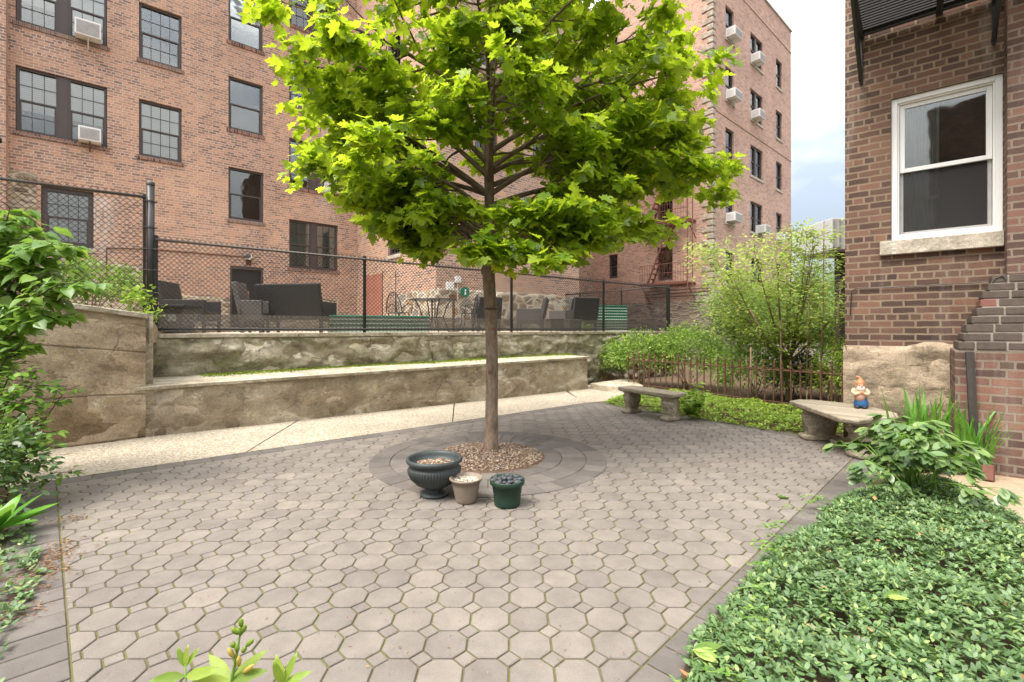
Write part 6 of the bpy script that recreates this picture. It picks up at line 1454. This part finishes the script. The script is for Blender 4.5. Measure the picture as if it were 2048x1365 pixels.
# ---------------------------------------------------------------- left shrubs
def arching(name, label, cat, base, arcs, size, tm, mat, seed, per=3, r0=.01, side=.10, droop=.35, sub=3, stem='dark_twig', wid=1.0, petiole=.03):
    """shrub made of arching stems given as lists of points, leaves in pairs along side twigs"""
    g = random.Random(seed); b = MB(); P, D, N, S = [], [], [], []
    for arc in arcs:
        pts = [Vector(p) for p in arc]; sm = []
        for i in range(len(pts)-1):
            for k in range(5): sm.append(pts[i].lerp(pts[i+1], k/5))
        sm.append(pts[-1]); b.tube(sm, [r0*(1-.75*i/(len(sm)-1)) for i in range(len(sm))], 5, cap=False)
        n = len(sm)
        for i in range(int(n*.2), n):
            for s in range(sub):
                aa = g.random()*6.283; L = side*g.uniform(.5, 1.5); q_ = sm[i]+Vector((math.cos(aa)*L, math.sin(aa)*L, L*g.uniform(-.3, .6))); b.tube([sm[i], q_], .0022, 3, cap=False)
                for k in range(per):
                    ab = aa+g.uniform(-1.5, 1.5); d = Vector((math.cos(ab), math.sin(ab), -droop+g.gauss(0, .3))).normalized(); P.append(tuple(sm[i].lerp(q_, g.uniform(.3, 1))+d*petiole)); D.append(tuple(d)); N.append((g.gauss(0, .3), g.gauss(0, .3)-.2, 1)); S.append(size*g.uniform(.6, 1.2))
    return leafy(name, label, cat, base, P, D, N, S, tm, mat, b, stem, wid=np.full(len(P), wid))
lb = Vector((-5.05, 4.25, 0))
arching('lilac_shrub', 'big-leaved light green shrub at the left edge in front of the planter wall', 'shrub', lb,
        [[lb, pp(-60, 650, 4.2), pp(5, 480, 4.1), pp(20, 415, 4.05)], [lb, pp(-60, 690, 4.2), pp(30, 560, 4.1), pp(95, 490, 4.0), pp(125, 500, 4.0)],
         [lb, pp(-40, 700, 4.2), pp(40, 620, 4.0), pp(110, 570, 3.9), pp(150, 575, 3.85)], [lb, pp(-60, 600, 4.3), pp(-10, 520, 4.2), pp(60, 470, 4.1)],
         [lb, pp(-40, 720, 4.2), pp(10, 660, 4.0), pp(70, 625, 3.95), pp(100, 640, 3.9)], [lb, pp(-80, 620, 4.5), pp(-40, 500, 4.5), pp(0, 450, 4.4)], [lb, pp(-30, 700, 4.3), pp(20, 590, 4.2), pp(60, 530, 4.2)], [lb, pp(-50, 560, 4.4), pp(-10, 470, 4.3), pp(50, 455, 4.2)], [lb, pp(-40, 640, 4.3), pp(20, 540, 4.25), pp(110, 540, 4.1)], [lb, pp(-40, 740, 4.3), pp(-10, 690, 4.2), pp(35, 700, 4.1)]],
        .115, LEAF_HEART, 'lilac_leaf', 3, 3, .012, .13, .35, 4)
lb2 = Vector((-4.75, 4.0, 0))
arching('garden_shrub', 'dense small-leaved shrub low at the left edge beside the concrete wall', 'shrub', lb2,
        [[lb2, pp(-40, 800, 4.1), pp(10, 720, 4.0), pp(45, 690, 3.95)], [lb2, pp(-30, 860, 4.0), pp(30, 790, 3.9), pp(70, 770, 3.85)], [lb2, pp(-20, 900, 4.0), pp(30, 850, 3.9), pp(60, 840, 3.85)], [lb2, pp(-40, 760, 4.2), pp(-10, 700, 4.2), pp(20, 670, 4.1)],
         [lb2, pp(-10, 900, 3.9), pp(40, 880, 3.8), pp(75, 890, 3.75)], [lb2, pp(-20, 840, 4.0), pp(15, 760, 3.95), pp(45, 740, 3.9)], [lb2, pp(-10, 880, 4.0), pp(10, 820, 3.9), pp(90, 800, 3.9)]], .075, LEAF_OVAL, 'lilac_leaf', 4, 3, .009, .11, .25, 4, wid=1.2)
lb3 = Vector((-4.45, 3.95, 0))
arching('lilac_sucker', 'thin arching twig with paired leaves crossing the concrete wall low at the left', 'shrub', lb3, [[lb3, pp(60, 880, 3.95), pp(100, 825, 4.0), pp(125, 790, 4.0), pp(135, 770, 4.0)], [lb3, pp(50, 890, 3.9), pp(90, 865, 3.9), pp(120, 868, 3.9)]], .075, LEAF_HEART, 'lilac_leaf', 6, 2, .006, .07, .3, 1, wid=.8)
lb4 = Vector((-4.0, 3.75, 0))
arching('lilac_sucker', 'small low seedling with pointed leaves in front of the pale path', 'shrub', lb4, [[lb4, pp(95, 965, 3.85), pp(120, 945, 3.9), pp(145, 945, 3.95)], [lb4, pp(40, 930, 3.8), pp(60, 925, 3.8), pp(85, 935, 3.8)]], .07, LEAF_HEART, 'lilac_leaf', 8, 2, .004, .05, .3, 1, wid=.75)
shrub('garden_shrub', 'low tangle of dark green leaves at the left edge above the broad leaves', 'shrub', (-4.0, 3.55, 0), (-4.05, 3.55, .32), (.48, .38, .36), 95, 18, .065, LEAF_OVAL, 'peony_leaf', 91, .07, 8, .005)
g = np.random.default_rng(44); n = 16; base = Vector((-3.45, 3.15, .0)); a = g.uniform(0, 6.283, n)
V, T = place_leaves(LEAF_OVAL, np.array([tuple(base+Vector((math.cos(x)*.03, math.sin(x)*.03, .06))) for x in a]), np.stack([np.cos(a), np.sin(a), g.uniform(.2, 1.3, n)], 1), np.stack([-np.cos(a)*.5, -np.sin(a)*.5, np.ones(n)], 1), g.uniform(.2, .33, n), np.full(n, .8))
t = thing('hosta_plant', 'clump of long broad green leaves at the left edge of the paving', 'plant', tuple(base)); fast_mesh('leaves', V, T, M['iris_leaf'], t); b = MB(); b.tube([base, base+Vector((0, 0, .09))], .03, 8); b.build('crown_base', M['green_stem'], t)
# plants on the planter soil
shrub('boxwood_shrub', 'rounded small-leaved shrub behind the planter wall under the window', 'shrub', (-6.35, 7.2, 1.6), (-6.35, 7.2, 2.03), (.62, .5, .40), 130, 26, .055, LEAF_OVAL, 'lilac_leaf', 95, .08, 9, .006)
shrub('sapling', 'small yellow-green sapling on the planter wall beside the tall post', 'shrub', (-5.55, 7.0, 1.5), (-5.5, 7.0, 1.82), (.16, .14, .20), 16, 9, .07, LEAF_HEART, 'weed_leaf', 96, .05, 6, .004, 'green_stem')
shrub('sapling', 'low yellow-green weed on the planter coping to the right of the sapling', 'shrub', (-5.2, 6.85, 1.5), (-5.15, 6.85, 1.62), (.2, .12, .07), 14, 9, .05, LEAF_OVAL, 'weed_leaf', 97, .05, 6, .004, 'green_stem')
shrub('terrace_seedling', 'tiny yellow-green seedling on the terrace beside the tall green planter', 'plant', (dxp(1172)*13.6, 13.6, 1.32), (dxp(1172)*13.6, 13.6, 1.44), (.09, .09, .09), 8, 8, .08, LEAF_OVAL, 'weed_leaf', 98, .04, 4, .004, 'green_stem')
# dry vine on the left pier
# ---------------------------------------------------------------- foreground lupine-like plant
def fpnt(px, py, Y): return pp(px, py, Y)
t = thing('false_lupine', 'young plant with yellow-green flower buds poking up at the bottom edge', 'plant', (dxp(470)*1.25, 1.25, 0))
st = MB(); lv = []; Y = 1.22
base = Vector((dxp(480)*Y, Y, 0))
st.tube([base, fpnt(462, 1370, Y), fpnt(475, 1300, Y), fpnt(484, 1248, Y)], [.006, .0045, .0035, .002], 7)
st.tube([base, fpnt(372, 1400, Y), fpnt(371, 1330, Y)], [.005, .003, .002], 6); st.tube([base, fpnt(560, 1420, Y), fpnt(566, 1372, Y)], [.005, .003, .002], 6)
st.build('stems', M['green_stem'], t, smooth=True)
b = MB()
for px, py, s, yl, ang in ((482, 1246, .013, 0, 0), (488, 1258, .014, 0, .4), (478, 1263, .012, 0, -.5), (470, 1262, .013, 0, -.6), (500, 1286, .017, 0, .8), (462, 1306, .016, 1, -.4), (474, 1297, .011, 0, 0), (478, 1322, .016, 1, .1), (497, 1338, .022, 1, .9), (466, 1290, .009, 0, -.3), (488, 1300, .010, 0, .5)):
    c = fpnt(px, py, Y-.005); tipd = Vector((math.sin(ang), -.2, math.cos(ang))).normalized()
    bb = MB(); bb.tube([c-tipd*s, c-tipd*s*.4, c+tipd*s*.3, c+tipd*s], [.0022, .0058, .0065, .001], 8); bb.build('bud', M['yellow_flower'] if yl else M['weed_leaf'], t, smooth=True)
P, D, N, S = [], [], [], []
for c, dirs, s in ((fpnt(371, 1335, Y), ((-.45, .1, .8), (.05, 0, 1), (.5, .1, .85)), .055), (fpnt(371, 1352, Y), ((-1, -.1, -.08), (1, .1, .12), (.95, -.3, .35)), .095), (fpnt(462, 1362, Y), ((-.75, .3, .45), (-.95, -.2, .1), (.7, .3, .6), (.9, -.1, .35)), .10),
                   (fpnt(566, 1370, Y), ((-.3, .1, .9), (.25, .3, .8), (.95, .1, .45), (.8, -.3, .2), (-.15, -.2, .7)), .075)):
    for d in dirs: P.append(tuple(c)); D.append(d); N.append((-d[0]*.4, -.75, .7)); S.append(s)
V, T = place_leaves(LEAF_OVAL, P, D, N, S, np.full(len(P), .62)); fast_mesh('leaves', V, T, M['weed_leaf'], t)
# fallen maple leaf on the paving
V, T = place_leaves(LEAF_MAPLE, [tuple(gp(1560, 995, .008))], [(1, .2, 0)], [(0, .1, 1)], [.09]); o = fast_mesh('fallen_leaf', V, T, M['shrub_leaf'], org=tuple(gp(1560, 995, 0))); tag(o, 'single fallen maple leaf on the paving towards the right border', 'leaf')
V, T = place_leaves(LEAF_MAPLE, [tuple(gp(1656, 898, .008))], [(-1, .2, 0)], [(0, .1, 1)], [.10]); o = fast_mesh('fallen_leaf', V, T, M['litter'], org=tuple(gp(1656, 898, 0))); tag(o, 'small dry brown leaf on the paving in front of the curved bench', 'leaf')

small_tree('garden_tree', 'leafy tree in the yard behind the photographer, mirrored in the white window', (-4.3, -3.4, 0), 6.5, 2.2, 10, 420, 22, .14, 'shrub_leaf', 300, .7, 1.6, .1, rcl=.3, zlo=.2)

# dead leaves and stray runners on the periwinkle
g = np.random.default_rng(77); P = []
while len(P) < 130:
    x, y = g.uniform(.5, 3.9), g.uniform(1.0, 4.2)
    if in_poly(x, y, VP): P.append((x, y, vh(x, y, min(1, edge_d(x, y, VP)/.25))*.98))
n = len(P); a = g.uniform(0, 6.283, n); V, T = place_leaves(LEAF_OVAL, P, np.stack([np.cos(a), np.sin(a), g.normal(0, .3, n)], 1), g.normal(size=(n, 3))*.4+np.array([0, 0, 1]), g.uniform(.03, .06, n)); o = fast_mesh('leaf_litter', V, T, M['litter']); tag(o, 'brown dead leaves caught on top of the periwinkle', 'leaf litter', kind='stuff')
RB = []; P = []
for i in range(34):
    b = MB(); RB.append(b); t_ = g.uniform(0, 1); p = Vector((.56, 1.3)).lerp(Vector((1.75, 3.15)), t_) if i < 24 else Vector((1.75, 3.15)).lerp(Vector((2.5, 3.8)), t_); d = Vector((-1, .35)).normalized(); L = g.uniform(.04, .12); p0 = Vector((p.x+.08, p.y, .06)); p1 = Vector((p.x+d.x*L, p.y+d.y*L, g.uniform(.03, .14))); b.tube([p0, p0.lerp(p1, .5)+Vector((0, 0, .04)), p1], .0016, 4)
    for f_ in (.4, .6, .8, 1):
        for _ in range(2): P.append(tuple(p0.lerp(p1, f_)+Vector((0, 0, .04*(1-abs(f_-.5)*2)))))
n = len(P); a = g.uniform(0, 6.283, n); V, T = place_leaves(LEAF_OVAL, P, np.stack([np.cos(a), np.sin(a), g.uniform(.1, .7, n)], 1), g.normal(size=(n, 3))*.3+np.array([0, 0, 1]), g.uniform(.02, .036, n))
t = thing('periwinkle_runners', 'loose periwinkle runners straggling over the right paving border', 'plant', (1.1, 2.2, 0)); fast_mesh('leaves', V, T, M['lilac_leaf'], t); [q_.build('stem', M['green_stem'], t) for q_ in RB]
